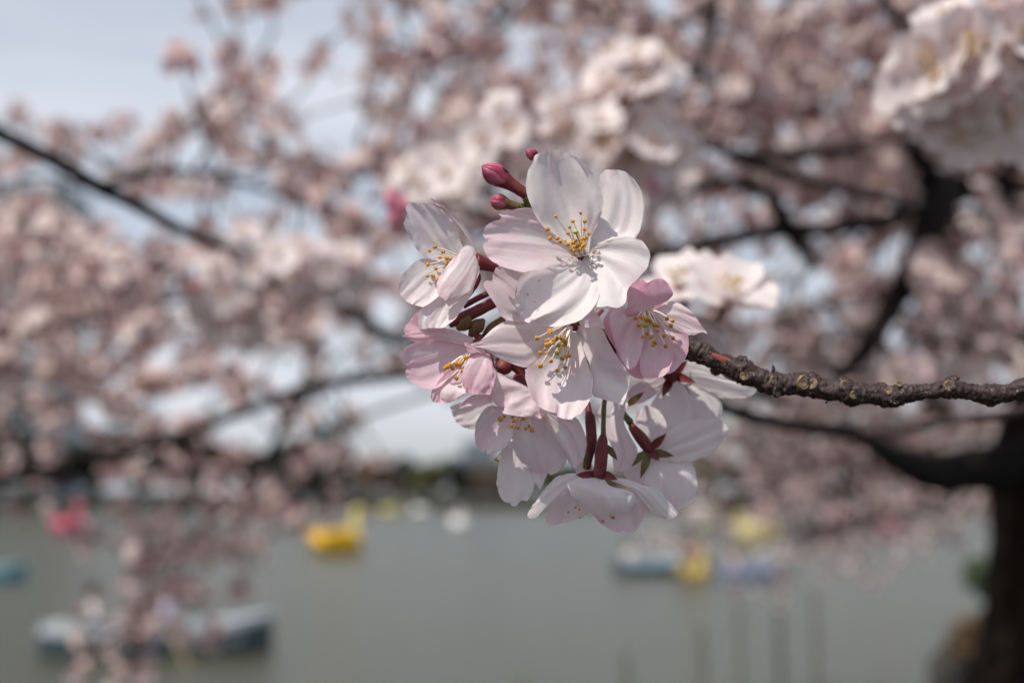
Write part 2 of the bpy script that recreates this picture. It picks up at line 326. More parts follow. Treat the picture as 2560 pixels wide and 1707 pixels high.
petal(A, C2, [(800, 840), (720, 740), (600, 650), (450, 590), (300, 585), (180, 600)], [(180, 600), (112, 640), (84, 690), (100, 738), (132, 762), (92, 786), (98, 842), (140, 905), (212, 952)],
      [(840, 920), (700, 965), (560, 1000), (400, 1005), (300, 980), (212, 952)], -34, 34, 4, 10, 12, (0.12, 0.30), 0, 2.5, wr=1.0)
petal(A, C2, [(560, 640), (420, 605), (300, 600), (214, 600)], [(214, 600), (232, 570), (208, 552), (232, 537), (300, 522)], [(620, 700), (560, 560), (460, 503), (380, 503), (300, 522)], -60, -20, 6, 4, 0, (0.1, 0.35), 0, 1.5, 14, 12)
anthA = [(655, 567), (852, 541), (791, 606), (884, 606), (765, 653), (884, 668), (753, 700), (592, 668), (608, 740), (668, 738), (690, 767), (728, 762), (750, 785), (790, 775), (815, 760), (812, 806),
         (780, 826), (800, 840), (850, 824), (868, 800), (888, 738), (862, 746), (918, 702), (878, 782), (840, 806), (858, 770)]
stamens(A, C2, (880, 880), -20, anthA, 22, 58, 15, 0.92)
stamens(A, C2, (930, 860), -24, [(985, 800), (1000, 850), (760, 905), (940, 935)], -8, 0, 5, 0.3, 3)
pistil(A, C2, (865, 850), -18, (814, 690), 52, 3.0)
for b_, t_ in [((930, 850), (1030, 790)), ((900, 900), (925, 985)), ((840, 880), (735, 900)), ((870, 840), (850, 750)), ((920, 840), (960, 740))]: sepal(A, C2, b_, t_, 100, -34, -32, M_CAL, 0)
stem(A, [(885, 875, -30), (900, 900, -60), (930, 940, -130)], [15, 15, 11], M_CAL, 'calyx_tube', C2)
stem(A, [(930, 940, -130), (1000, 1000, -260), (1000, 1210, -330)], [6, 5, 5], M_PED, 'pedicel', C2)
from mathutils.bvhtree import BVHTree
A4BVH = BVHTree.FromPolygons([v.co for v in A4O.data.vertices], [tuple(p.vertices) for p in A4O.data.polygons]); A4ORG = WPOS[A4O.name]
mbp = MB()                                                    # pollen grains that fell on the lower petal
for (x, y) in [(400, 1022), (418, 1032), (528, 1066), (378, 1158), (436, 1172), (372, 1240), (490, 1235), (405, 1028), (533, 1072), (440, 1180)]:
    p_ = C2(x, y); pt_ = Vector(H(p_[0], p_[1], 0)); hit = A4BVH.ray_cast(EYE - A4ORG, (pt_ - EYE).normalized())[0]; ball(mbp, (hit + A4ORG) * .9985 + EYE * .0015 if hit else pt_, 1.9 * D0 / F, 0, 6, 4, (1.3, 1, .7))
# --- the blossom at upper left, seen from the side
B = blossom(1180, 640, -60, 'cup shaped white blossom turned to the left at the upper left of the cluster')
petal(B, C1, [(840, 1180), (880, 1060), (800, 900), (700, 760), (600, 650), (520, 600)], [(520, 600), (480, 560), (445, 533), (500, 545), (560, 595)],
      [(920, 1200), (915, 1080), (870, 940), (820, 850), (740, 745), (640, 660), (560, 595)], -95, -52, 8, 8, 3, (0.06, 0.29), 0, 2)
petal(B, C1, [(760, 1130), (560, 1150), (400, 1110), (290, 985), (212, 835), (190, 770)], [(190, 770), (224, 700), (216, 612), (280, 574), (350, 580), (430, 583), (512, 622)],
      [(860, 1150), (775, 1020), (730, 880), (660, 740), (590, 660), (512, 622)], -80, -38, -10, 15, -5, (0.00, 0.09), 0, 3, wr=1.5)
petal(B, C1, [(740, 1130), (560, 1105), (400, 1120), (280, 1172), (190, 1270), (143, 1360)], [(143, 1360), (142, 1420), (180, 1500), (250, 1560), (375, 1598)],
      [(830, 1180), (720, 1290), (600, 1420), (480, 1540), (375, 1598)], -80, -30, -6, 10, 4, (0.00, 0.14), 0, 2)
petal(B, C1, [(720, 1250), (560, 1400), (450, 1500), (380, 1600), (335, 1700), (345, 1780)], [(345, 1780), (370, 1815), (460, 1802), (560, 1803), (640, 1760)],
      [(860, 1280), (880, 1420), (830, 1520), (770, 1610), (710, 1700), (640, 1760)], -75, -22, 0, 10, 0, (0.00, 0.11), 0, 2)
petal(B, C1, [(880, 1010), (820, 985), (745, 1040), (690, 1110), (600, 1220), (530, 1330), (515, 1400)], [(515, 1400), (530, 1475), (595, 1530), (632, 1590), (680, 1570)],
      [(930, 1210), (938, 1180), (935, 1250), (888, 1380), (790, 1500), (680, 1570)], -58, 0, 14, -12, 0, (0.07, 0.25), 0, 2)
anthB = [(447, 1047), (498, 1008), (577, 1057), (548, 1113), (615, 1117), (613, 1175), (428, 1182), (508, 1220), (424, 1293), (478, 1290), (560, 1310), (525, 1335), (658, 1125)]
stamens(B, C1, (780, 1140), -72, anthB, -42, -26, 8, 0.95)
stem(B, [(900, 1160, -70), (960, 1170, -76), (1060, 1200, -90), (1180, 1260, -120)], [24, 19, 14, 8], M_CAL, 'calyx_tube', C1)
for b_, t_ in [((950, 1150), (912, 1060)), ((930, 1270), (900, 1430)), ((905, 1330), (835, 1512))]: sepal(B, C1, b_, t_, 62, -70, -62)
stem(B, [(1180, 1260, -120), (1300, 1400, -200), (1500, 1600, -290)], [8, 6, 5], M_PED, 'pedicel', C1)
# --- pink blossom at lower left
Cc = blossom(1160, 885, -80, 'pink half folded blossom at the lower left edge of the cluster')
petal(Cc, C3, [(420, 560), (260, 560), (150, 540), (118, 500)], [(118, 500), (130, 450), (180, 390), (250, 300), (320, 262)], [(520, 470), (470, 380), (400, 300), (320, 262)], -115, -85, 10, 8, 0, (0.51, 0.61), 0, 1.5)
petal(Cc, C3, [(800, 690), (600, 620), (420, 600), (300, 612), (220, 600), (125, 562)], [(125, 562), (98, 548), (128, 536)], [(880, 640), (800, 570), (650, 508), (520, 472), (400, 466), (250, 495), (128, 536)], -80, -60, 8, -8, 0, (0.36, 0.51), 0, 1.5)
petal(Cc, C3, [(760, 640), (560, 600), (380, 588), (245, 608), (150, 650), (108, 710)], [(108, 710), (92, 770), (118, 825), (162, 836), (134, 890), (150, 960), (222, 1022)],
      [(800, 720), (700, 850), (560, 960), (460, 1045), (380, 1072), (300, 1062), (222, 1022)], -88, -42, -10, 15, 0, (0.38, 0.49), 0, 2)
petal(Cc, C3, [(720, 700), (560, 860), (440, 1000), (395, 1080), (378, 1150)], [(378, 1150), (400, 1192), (450, 1200), (520, 1208), (600, 1180)], [(850, 760), (820, 960), (760, 1080), (680, 1140), (600, 1180)], -86, -40, -4, 10, 0, (0.29, 0.55), 0, 2)
petal(Cc, C3, [(560, 1010), (480, 1085), (470, 1140), (500, 1190)], [(500, 1190), (560, 1205), (640, 1160), (720, 1120)], [(800, 990), (790, 1040), (760, 1090), (720, 1120)], -60, -30, 12, 10, 0, (0.09, 0.17), 0, 1.5, 16, 14)
petal(Cc, C3, [(940, 720), (850, 700), (780, 735), (730, 800), (690, 900), (715, 962)], [(715, 962), (690, 1010), (715, 1070), (770, 1108), (860, 1122), (965, 1120)], [(960, 730), (1000, 860), (1020, 930), (990, 1030), (965, 1120)], -50, -14, 14, -10, 4, (0.46, 0.61), 0, 2.5)
petal(Cc, C3, [(900, 690), (850, 660), (790, 640), (706, 600)], [(706, 600), (715, 650), (738, 700)], [(930, 740), (860, 705), (800, 720), (738, 700)], -40, -20, 6, -4, 0, (0.29, 0.72), 0, 1, 14, 12)
petal(Cc, C3, [(975, 1110), (880, 1115), (780, 1130), (700, 1190)], [(700, 1190), (648, 1255), (690, 1250), (730, 1232)], [(985, 1190), (920, 1215), (850, 1228), (730, 1232)], -64, -30, 6, 6, 0, (0.36, 0.51), 0, 1.5, 16, 12)
stamens(Cc, C3, (770, 700), -72, [(520, 862), (565, 835), (595, 865), (640, 815), (670, 820), (630, 962), (725, 760), (540, 850), (690, 890)], -44, -32, 6, 1.1)
stem(Cc, [(940, 700, -70), (965, 800, -66), (970, 860, -60)], [9, 9, 3], M_CAL, 'sepal', C3)
stem(Cc, [(800, 640, -84), (880, 600, -92), (820, 545, -96), (760, 540, -96)], [16, 14, 7, 2], M_CAL, 'calyx_tube', C3)
stem(Cc, [(560, 430, -110), (700, 370, -105), (840, 300, -110), (1040, 200, -130), (1200, 130, -160)], [11, 16, 15, 14, 12], M_CAL, 'calyx_tube', C3)
stem(Cc, [(700, 260, -130), (820, 190, -135), (980, 110, -150)], [7, 8, 8], M_CAL, 'pedicel', C3)
stem(Cc, [(640, 480, -100), (720, 430, -92), (760, 350, -92)], [6, 16, 5], M_CALG, 'bud_scale', C3)
stem(Cc, [(760, 560, -104), (830, 460, -98), (900, 390, -110)], [5, 19, 6], M_CALG, 'bud_scale', C3)
stem(Cc, [(880, 560, -120), (980, 480, -112), (1090, 380, -130)], [4, 15, 9], M_CALG, 'bud_scale', C3)
stem(Cc, [(1040, 760, -110), (1085, 850, -108), (1060, 930, -112)], [8, 26, 5], M_CAL, 'bud_scale', C3)
stem(Cc, [(1180, 800, -120), (1260, 900, -120), (1320, 990, -120)], [20, 12, 10], M_CAL, 'calyx_tube', C3)
stem(Cc, [(880, 600, -92), (1100, 480, -200), (1400, 300, -290)], [8, 6, 5], M_PED, 'pedicel', C3)
# --- middle blossom below the large one
Dd = blossom(1436, 815, -60, 'pale pink blossom hanging just under the large white one with sunlit lower petals')
petal(Dd, C2, [(720, 1430), (500, 1410), (260, 1372), (190, 1270), (130, 1180), (86, 1108)], [(86, 1108), (110, 1072), (160, 1074), (164, 1020), (200, 962), (262, 952)],
      [(800, 1400), (640, 1280), (520, 1120), (400, 1005), (330, 962), (262, 952)], -84, -38, 6, 10, -6, (0.17, 0.23), 0, 2)
petal(Dd, C3, [(1740, 460), (1560, 660), (1400, 810), (1310, 856), (1130, 800), (1000, 735), (880, 676)], [(880, 676), (775, 634), (852, 612)], [(1760, 420), (1600, 400), (1400, 396), (1240, 398), (1100, 406), (1000, 470), (900, 565), (852, 612)],
      -84, -24, 14, -10, 0, (0.15, 0.23), 0, 1.5)
petal(Dd, C5, [(-110, 560), (-50, 500), (10, 450), (70, 425)], [(70, 425), (120, 480), (162, 530), (192, 588)], [(-100, 620), (0, 625), (80, 640), (150, 640), (192, 588)], -88, -40, 4, 8, 0, (0.18, 0.25), 0, 1.5, 18, 16)
petal(Dd, C5, [(-100, 590), (0, 620), (90, 622), (180, 640)], [(180, 640), (240, 760), (320, 900), (400, 1010), (446, 1090), (430, 1230), (382, 1382)], [(-90, 640), (-40, 800), (50, 970), (88, 1120), (84, 1280), (180, 1322), (300, 1358), (382, 1382)],
      -84, -20, -10, 12, -6, (0.06, 0.11), 0, 2, wr=1.4)
petal(Dd, C3, [(1740, 500), (1600, 640), (1420, 790), (1328, 860), (1308, 940), (1330, 1050), (1375, 1165)], [(1375, 1165), (1450, 1245), (1540, 1288), (1610, 1302), (1608, 1322), (1650, 1348), (1745, 1362), (1850, 1306)],
      [(1820, 520), (1880, 700), (1945, 900), (1960, 1010), (1950, 1120), (1915, 1215), (1850, 1306)], -82, 20, -16, 16, 3, (0.07, 0.28), 0, 2.5, wr=1.3)
anthD = [(1422, 568), (1545, 495), (1553, 512), (1513, 592), (1517, 632), (1570, 615), (1612, 572), (1660, 570), (1695, 627), (1635, 640), (1453, 712), (1517, 712), (1555, 793), (1453, 837), (1617, 888),
         (1697, 857), (1667, 770), (1722, 705), (1735, 742), (1715, 745), (1690, 600)]
stamens(Dd, C3, (1760, 440), -74, anthD, -14, 12, 12, 1.0)
pistil(Dd, C3, (1730, 500), -66, (1620, 715), 6, 3)
for b_, t_ in [((1740, 440), (1680, 560)), ((1780, 440), (1930, 470)), ((1720, 430), (1600, 440))]: sepal(Dd, C3, b_, t_, 90, -90, -84)
stem(Dd, [(1780, 440, -80), (1850, 430, -110), (1930, 430, -170), (2060, 300, -290)], [16, 14, 9, 5], M_CAL, 'calyx_tube', C3)
# --- right, pink nodding blossom
E = blossom(1612, 780, -70, 'pink nodding blossom in front of the twig end on the right of the cluster')
petal(E, C5, [(500, 470), (430, 520), (400, 480), (430, 400), (425, 300), (445, 220)], [(445, 220), (500, 168), (575, 155), (618, 184), (690, 150), (765, 145), (825, 190)],
      [(680, 470), (720, 445), (770, 395), (850, 330), (872, 285), (825, 190)], -78, -26, 16, -10, 0, (0.51, 0.80), 0, 1.5)
petal(E, C5, [(620, 450), (700, 448), (770, 400), (850, 362), (930, 385), (1000, 420)], [(1000, 420), (1080, 500), (1150, 600), (1212, 682), (1160, 665), (1085, 695)], [(640, 500), (760, 560), (900, 640), (1020, 694), (1085, 695)],
      -80, -30, 6, -8, 4, (0.20, 0.32), 0, 1.5)
petal(E, C5, [(540, 470), (400, 480), (330, 430), (250, 455), (195, 540), (190, 600)], [(190, 600), (240, 720), (320, 860), (332, 980), (420, 1062), (500, 1112), (575, 1132)], [(620, 520), (620, 700), (610, 900), (600, 1050), (575, 1132)],
      -90, -62, -12, 14, 0, (0.36, 0.72), 0, 1.5)
petal(E, C5, [(620, 500), (800, 560), (920, 620), (1020, 692)], [(1020, 692), (1026, 780), (1012, 880), (960, 972), (870, 1060), (820, 1080)], [(620, 560), (680, 800), (740, 950), (820, 1080)], -86, -44, -8, 10, -4, (0.26, 0.51), 0, 1.5)
petal(E, C5, [(600, 540), (600, 700), (560, 850), (545, 960), (556, 1060)], [(556, 1060), (590, 1118), (640, 1118), (750, 1110), (820, 1062), (852, 1000)], [(660, 540), (780, 640), (860, 760), (880, 880), (852, 1000)], -78, -30, -12, 14, 0, (0.29, 0.52), 0, 1.5)
petal(E, C5, [(520, 450), (400, 430), (290, 450), (252, 540), (262, 640)], [(262, 640), (300, 760), (345, 880), (398, 985), (448, 1032), (505, 1000)], [(600, 500), (610, 640), (580, 780), (550, 900), (505, 1000)], -72, -34, -10, 15, 0, (0.23, 0.38), 0, 1.5)
anthE = [(505, 528), (560, 522), (600, 535), (630, 545), (655, 565), (690, 595), (722, 605), (535, 600), (812, 535), (868, 555), (852, 602), (718, 655), (612, 685), (575, 712), (660, 715), (783, 705), (872, 727), (690, 770), (680, 795), (800, 803)]
stamens(E, C5, (590, 425), -70, anthE, -32, -12, 14, 0.98)
pistil(E, C5, (600, 440), -66, (597, 600), -22, 3)
for b_, t_ in [((590, 430), (470, 520)), ((600, 430), (720, 520)), ((600, 430), (600, 520))]: sepal(E, C5, b_, t_, 130, -84, -80)
stem(E, [(590, 430, -84), (590, 440, -120), (570, 470, -190), (480, 520, -290)], [15, 14, 10, 5], M_CAL, 'calyx_tube', C5)
# --- lower left blossom, its small upper petal hanging in front of the stamens
Ff = blossom(1300, 1010, -70, 'pale blossom facing down below the middle one with a crumpled front petal over its stamens')
petal(Ff, C4, [(520, 180), (420, 190), (300, 185), (215, 180), (145, 240), (100, 330)], [(100, 330), (90, 400), (96, 490), (125, 550), (168, 574), (182, 546), (194, 586), (250, 580)], [(560, 250), (480, 330), (410, 440), (350, 530), (250, 580)],
      -84, -118, -4, 14, 0, (0.14, 0.25), 0, 2)
petal(Ff, C4, [(500, 220), (420, 360), (404, 460), (425, 570), (480, 655)], [(480, 655), (560, 705), (640, 745), (688, 752), (692, 722), (725, 760), (790, 735), (850, 675)], [(640, 200), (690, 300), (780, 430), (860, 560), (868, 620), (850, 675)],
      -80, -150, 6, 12, 3, (0.11, 0.21), 0, 2)
petal(Ff, C4, [(600, 200), (700, 360), (790, 480), (850, 590), (885, 670)], [(885, 670), (930, 706), (950, 690), (1000, 640), (1024, 560)], [(660, 190), (820, 240), (900, 262), (960, 300), (1010, 400), (1030, 490), (1024, 560)],
      -82, -128, 6, 12, -4, (0.14, 0.23), 0, 2)
petal(Ff, C4, [(430, 470), (345, 500), (310, 600), (285, 720), (273, 830)], [(273, 830), (300, 940), (350, 992), (385, 992), (400, 1022), (440, 1022), (480, 978), (530, 978), (572, 920)], [(520, 520), (560, 660), (585, 780), (590, 850), (572, 920)],
      -185, -170, 8, -8, 0, (0.00, 0.05), 0, 2.5)
petal(Ff, C4, [(540, 700), (570, 780), (600, 830), (632, 872)], [(632, 872), (645, 884), (662, 840)], [(720, 700), (700, 760), (680, 800), (662, 840)], -180, -175, 4, 2, 0, (0.11, 0.11), 0, 1, 12, 10)
petal(Ff, C3, [(1360, 1060), (1160, 960), (1040, 905), (960, 900), (950, 990)], [(950, 990), (965, 1120), (1010, 1215), (1060, 1240), (1110, 1236), (1080, 1300), (1200, 1325), (1330, 1345), (1450, 1362)],
      [(1440, 1130), (1480, 1200), (1500, 1280), (1490, 1330), (1450, 1362)], -72, -34, 10, -6, 3, (0.18, 0.32), 0, 3, wr=1.8)
stamens(Ff, C3, (1300, 1180), -84, [(1060, 1362), (1100, 1335), (1180, 1340), (1195, 1380), (1285, 1355), (1172, 1432), (1228, 1445), (1310, 1455), (1345, 1430), (1370, 1468)], -74, -60, 8, 1.0)
stamens(Ff, C4, (360, 500), -130, [(268, 628), (284, 640)], -118, -112, 3, .8)
stem(Ff, [(1280, 1150, -86), (1270, 1040, -96), (1240, 990, -104), (1260, 900, -200), (1500, 700, -300)], [16, 18, 17, 6, 5], M_CAL, 'calyx_tube', C3)
# --- bottom blossom, seen from behind its calyx
G = blossom(1500, 1190, -150, 'white blossom hanging face down at the very bottom of the cluster under a dark red calyx')
petal(G, C4, [(1060, 770), (930, 748), (800, 770), (700, 850), (640, 930)], [(640, 930), (570, 1030), (532, 1112), (590, 1122), (660, 1080)], [(1080, 820), (960, 850), (860, 900), (760, 1000), (660, 1080)], -165, -140, 14, -10, 0, (0.0, 0.05), 0, 2)
petal(G, C4, [(1040, 820), (880, 850), (740, 900), (695, 960), (690, 1070)], [(690, 1070), (692, 1160), (730, 1190), (840, 1165), (950, 1135), (1040, 1090)], [(1120, 830), (1120, 900), (1100, 1000), (1040, 1090)], -185, -190, -6, 12, 0, (0.05, 0.16), 0, 2)
petal(G, C4, [(1120, 900), (1090, 1000), (1090, 1080), (1130, 1155)], [(1130, 1155), (1200, 1205), (1290, 1246), (1340, 1228), (1385, 1252), (1450, 1225), (1510, 1130)], [(1260, 880), (1440, 900), (1510, 950), (1535, 1030), (1510, 1130)], -185, -182, -6, 12, 0, (0.14, 0.26), 0, 2)
petal(G, C4, [(1170, 790), (1350, 850), (1440, 900), (1500, 980), (1560, 1055), (1620, 1112)], [(1620, 1112), (1700, 1136), (1760, 1120), (1806, 1078)], [(1180, 775), (1330, 790), (1450, 826), (1600, 880), (1700, 968), (1806, 1078)], -165, -150, 10, -8, 0, (0.0, 0.05), 0, 2)
petal(G, C4, [(1080, 775), (960, 785), (880, 812), (872, 850), (905, 930), (955, 1005)], [(955, 1005), (1040, 1080), (1110, 1108), (1160, 1116), (1172, 1092), (1200, 1104), (1260, 1096), (1380, 1080), (1432, 1000)],
      [(1160, 765), (1200, 830), (1260, 865), (1340, 880), (1420, 910), (1440, 955), (1432, 1000)], -148, -96, 26, -12, 0, (0.0, 0.02), -8, 3, wr=1.6)
stamens(G, C4, (1110, 930), -180, [(935, 1030), (875, 1073), (972, 1120), (968, 1052), (1165, 1150), (1240, 1115), (1256, 1122)], -172, -166, 6, .62)
stem(G, [(1120, 780, -150), (1145, 700, -150), (1155, 560, -152), (1165, 470, -154), (1170, 420, -156)], [21, 17, 17.5, 13, 7], M_CAL, 'calyx_tube', C4)
stem(G, [(1170, 440, -156), (1172, 300, -170), (1180, 150, -200), (1230, -100, -300)], [7, 6.5, 6.5, 6], M_PED, 'pedicel', C4)
sepal(G, C4, (1110, 770), (938, 762), 80, -146, -128, M_CAL, 8); sepal(G, C4, (1160, 750), (1290, 800), 76, -146, -130); sepal(G, C4, (1200, 520), (1290, 640), 60, -170, -160, M_CALG)
# --- calyx behind it on the left (another flower seen from behind)
G2 = blossom(1473, 1110, -190, 'half hidden blossom bud with a red calyx behind the dark red stalk')
stem(G2, [(1040, 160, -230), (1050, 250, -210), (1060, 300, -200), (1070, 480, -196), (1040, 640, -190), (1030, 710, -190)], [7, 10, 14, 15, 12, 10], M_CAL, 'calyx_tube', C4)
stem(G2, [(1030, 560, -186), (1030, 640, -184), (1025, 720, -184)], [8, 9, 4], M_CALG, 'sepal', C4)
petal(G2, C4, [(1180, 120), (1120, 240), (1180, 400), (1240, 520), (1250, 640)], [(1250, 640), (1270, 730), (1330, 735), (1400, 700)], [(1380, 160), (1340, 300), (1390, 420), (1460, 560), (1400, 700)], -290, -240, 10, 10, 0, (0.16, 0.28), 0, 2)
petal(G2, C4, [(950, 640), (930, 700), (950, 760)], [(950, 760), (990, 790), (1060, 780)], [(1060, 640), (1080, 700), (1060, 780)], -215, -190, 6, 6, 0, (0.2, 0.3), 0, 1.5, 12, 12)
# --- blossom behind on the right with a star shaped calyx
Hh = blossom(1620, 1130, -300, 'blurred white blossom seen from behind with a star of red and olive sepals')
petal(Hh, C4, [(1570, 560), (1630, 480), (1720, 390), (1830, 322), (1960, 294)], [(1960, 294), (2080, 288), (2160, 300), (2210, 360), (2226, 410), (2196, 440), (2192, 480), (2120, 550)], [(1600, 610), (1740, 645), (1850, 656), (1980, 630), (2120, 550)], -310, -270, 14, -10, 0, (0.0, 0.06), 0, 2.5)
petal(Hh, C4, [(1540, 590), (1500, 680), (1480, 760), (1520, 850), (1600, 890)], [(1600, 890), (1700, 980), (1780, 1045), (1800, 1052), (1862, 1020), (1935, 960)], [(1620, 600), (1720, 655), (1840, 660), (1925, 690), (1955, 780), (1962, 880), (1935, 960)], -312, -280, 12, -10, 0, (0.0, 0.05), 0, 2)
petal(Hh, C4, [(1560, 600), (1460, 600), (1380, 660), (1340, 760)], [(1340, 760), (1400, 820), (1500, 840)], [(1580, 620), (1600, 700), (1570, 780), (1500, 840)], -316, -320, 8, 6, 0, (0.05, 0.15), 0, 2)
petal(Hh, C4, [(1540, 560), (1470, 450), (1440, 330), (1460, 230)], [(1460, 230), (1540, 180), (1640, 220)], [(1600, 560), (1680, 440), (1700, 330), (1640, 220)], -320, -330, 8, 8, 0, (0.05, 0.15), 0, 2)
stem(Hh, [(1280, 150, -320), (1340, 250, -312), (1400, 330, -306), (1420, 370, -302), (1500, 470, -298), (1570, 570, -296)], [6.5, 7, 8, 12, 17, 13], M_CAL, 'calyx_tube', C4)
stem(Hh, [(1230, 60, -330), (1280, 150, -320), (1345, 255, -310), (1400, 325, -303)], [7, 7, 8, 10.5], M_PED, 'pedicel', C4)
for b_, t_, mm in [((1570, 540), (1700, 415), M_CAL), ((1590, 570), (1762, 602), M_CALG), ((1550, 590), (1482, 792), M_CALG), ((1520, 570), (1335, 722), M_CALG), ((1560, 560), (1640, 640), M_CAL)]: sepal(Hh, C4, b_, t_, 70, -290, -276, mm)
# --- still further behind on the right, under the twig
I = blossom(1680, 960, -420, 'blurred white blossom spreading below the twig with reddish sepals')
petal(I, C5, [(900, 1090), (960, 960), (1100, 930), (1260, 1010)], [(1260, 1010), (1420, 1130), (1600, 1170), (1700, 1212), (1640, 1290), (1500, 1325)], [(900, 1130), (1050, 1190), (1220, 1260), (1360, 1320), (1500, 1325)], -430, -380, 14, -10, 0, (0.0, 0.05), 0, 2)
petal(I, C5, [(840, 1130), (740, 1260), (640, 1400), (580, 1540)], [(580, 1540), (700, 1640), (900, 1700), (1100, 1690)], [(900, 1130), (1020, 1250), (1100, 1450), (1100, 1690)], -430, -420, 12, -10, 0, (0.0, 0.08), 0, 2)
petal(I, C5, [(880, 1130), (1020, 1230), (1080, 1420), (1100, 1600)], [(1100, 1600), (1250, 1610), (1340, 1540)], [(920, 1110), (1120, 1170), (1300, 1300), (1360, 1400), (1340, 1540)], -425, -400, 12, -8, 0, (0.0, 0.04), 0, 2)
petal(I, C5, [(820, 1100), (700, 1110), (560, 1150), (470, 1200)], [(470, 1200), (430, 1290), (470, 1380)], [(830, 1140), (740, 1240), (620, 1340), (470, 1380)], -430, -400, 10, -8, 0, (0.2, 0.4), 0, 2)
for b_, t_, mm in [((880, 1090), (1095, 1160), M_CAL), ((850, 1120), (765, 1305), M_CAL), ((860, 1090), (1020, 940), M_CAL), ((820, 1110), (780, 1000), M_CAL)]: sepal(I, C5, b_, t_, 90, -410, -385, mm)
stem(I, [(860, 1110, -410), (820, 1040, -380), (700, 900, -340), (500, 700, -320)], [20, 22, 9, 6], M_CAL, 'calyx_tube', C5)
sepal(I, C5, (430, 1380), (590, 1250), 70, -300, -290, M_CALG)
# --- petals seen behind the lower left blossoms
Jj = blossom(1180, 1040, -330, 'blurred pale blossom peeping out behind the lower left petals')
petal(Jj, C3, [(1000, 1180), (800, 1190), (640, 1210), (570, 1240)], [(570, 1240), (590, 1310), (630, 1390), (700, 1440), (800, 1480)], [(1050, 1250), (960, 1400), (900, 1500), (800, 1480)], -340, -320, 12, 10, 0, (0.02, 0.08), 0, 2)
petal(Jj, C3, [(1000, 800), (1040, 860), (1060, 940)], [(1060, 940), (1180, 980), (1320, 1020)], [(1340, 800), (1340, 900), (1320, 1020)], -340, -320, 8, 8, 0, (0.0, 0.0), 0, 2)
# --- buds
def bud(tip, base, w, ztip, zbase, ped, lab, green=False, cv=C2):
    b = blossom(*cv(*base), zbase, lab); px = D0 / F; tip = np.array(tip, float); base = np.array(base, float); d = base - tip; n = np.array([-d[1], d[0]]) / np.linalg.norm(d)
    s = cv(1, 0)[0] - cv(0, 0)[0]
    for k in range(4):
        off = n * (k - 1.5) * w * .13; mb = MB(); q = lambda u, o=0: tuple(tip + d * u + off * math.sin(math.pi * min(1, u * 1.1)) + n * o)
        pts = [(*q(u), ztip + (zbase - ztip) * u + (10 if k in (1, 2) else 0)) for u in (0, .12, .3, .55, .8, 1)]
        tube(mb, [H(*cv(p[0], p[1]), p[2]) for p in pts], [r * w * s * px for r in (.03, .14, .27, .34, .3, .2)], 14, 0, 18, tint=[.45 + .4 * (k % 2)] * 18 * 14,
             fn=lambda i, a, r, c: r * (1 + .12 * math.sin(a * 2 + i * .35)))
        mb.build('petal', M_BUD, b)
    e = base + d * 0.9
    stem(b, [(*(base - d * .22), zbase - 1), (*(base - d * .02), zbase), (*(base + d * .3), zbase - 2), (*e, zbase - 6)], [w * s * .41, w * s * .42, w * s * .31, w * s * .27], M_CALG if green else M_CAL, 'calyx_tube', cv)
    for sd in (-1, 0, 1): sepal(b, cv, tuple(base + n * sd * w * .22), tuple(base - d * .80 + n * sd * w * .26), w * .52, zbase + 14 - abs(sd) * 5, zbase + 15 - abs(sd) * 8, M_CALG if green and sd else M_CAL, 8)
    stem(b, [(*e, zbase - 6)] + ped, [w * s * .27] + [w * s * .15] * len(ped), M_CALG, 'pedicel', cv)
bud((78, 172), (262, 290), 165, -118, -128, [(480, 560, -170), (760, 900, -260), (1000, 1210, -320)], 'dark pink closed bud pointing up left beside the large white blossom')
bud((148, 436), (262, 468), 125, -128, -132, [(470, 530, -170), (780, 920, -260), (1000, 1210, -320)], 'small pink bud with an olive green base under the dark pink bud', True)
bud((430, 44), (500, 110), 90, -170, -180, [(640, 400, -220), (900, 900, -300), (1000, 1210, -330)], 'pink bud tip just showing above the large white petal')

# ------------------------------------------------------------------ the focused twig
TW = [(-560, 250, -330, 30), (-250, 255, -310, 34), (-60, 250, -290, 36), (60, 300, -265, 33), (150, 335, -255, 29), (250, 390, -245, 26), (350, 428, -240, 27), (430, 460, -235, 33), (520, 500, -230, 26), (630, 540, -225, 32),
      (740, 548, -222, 27), (870, 552, -220, 31), (1000, 588, -217, 26), (1110, 590, -214, 32), (1190, 615, -212, 31), (1300, 612, -210, 26), (1440, 628, -206, 31), (1560, 612, -203, 24),
      (1700, 596, -200, 19), (1860, 578, -198, 25), (1980, 600, -195, 22), (2130, 618, -190, 27), (2250, 604, -190, 22), (2352, 575, -186, 25), (2700, 470, -170, 27), (3300, 330, -120, 30)]
px = D0 / F
tw = [Vector(H(*C6(x, y), z)) for x, y, z, r in TW]
def twig_fn(i, a, r, c):
    v = Vector((c[0] - tw[8].x, c[1] - tw[8].y, c[2] - tw[8].z)) / px
    ring = noise.noise(Vector((v.x * .13, 1.7, 4.4))) * .055 + max(0, noise.noise(Vector((v.x * .05, 7.7, 1)))) * .10 * math.sin(v.x * .9)
    d = Vector((math.cos(a), math.sin(a), 0))
    return r * (1 + ring + .17 * noise.noise(Vector((v.x * .045, d.x * 1.4, d.y * 1.4))) + .13 * noise.noise(Vector((v.x * .13, d.x * 2.4, d.y * 2.4))) + .06 * noise.noise(Vector((v.x * .45, d.x * 6, d.y * 6))))
mb = tube(MB(), tw, [r * px for *_, r in TW], 56, 0, 620, True, twig_fn); mb.build('twig_bark', M_TWIG, HERO)
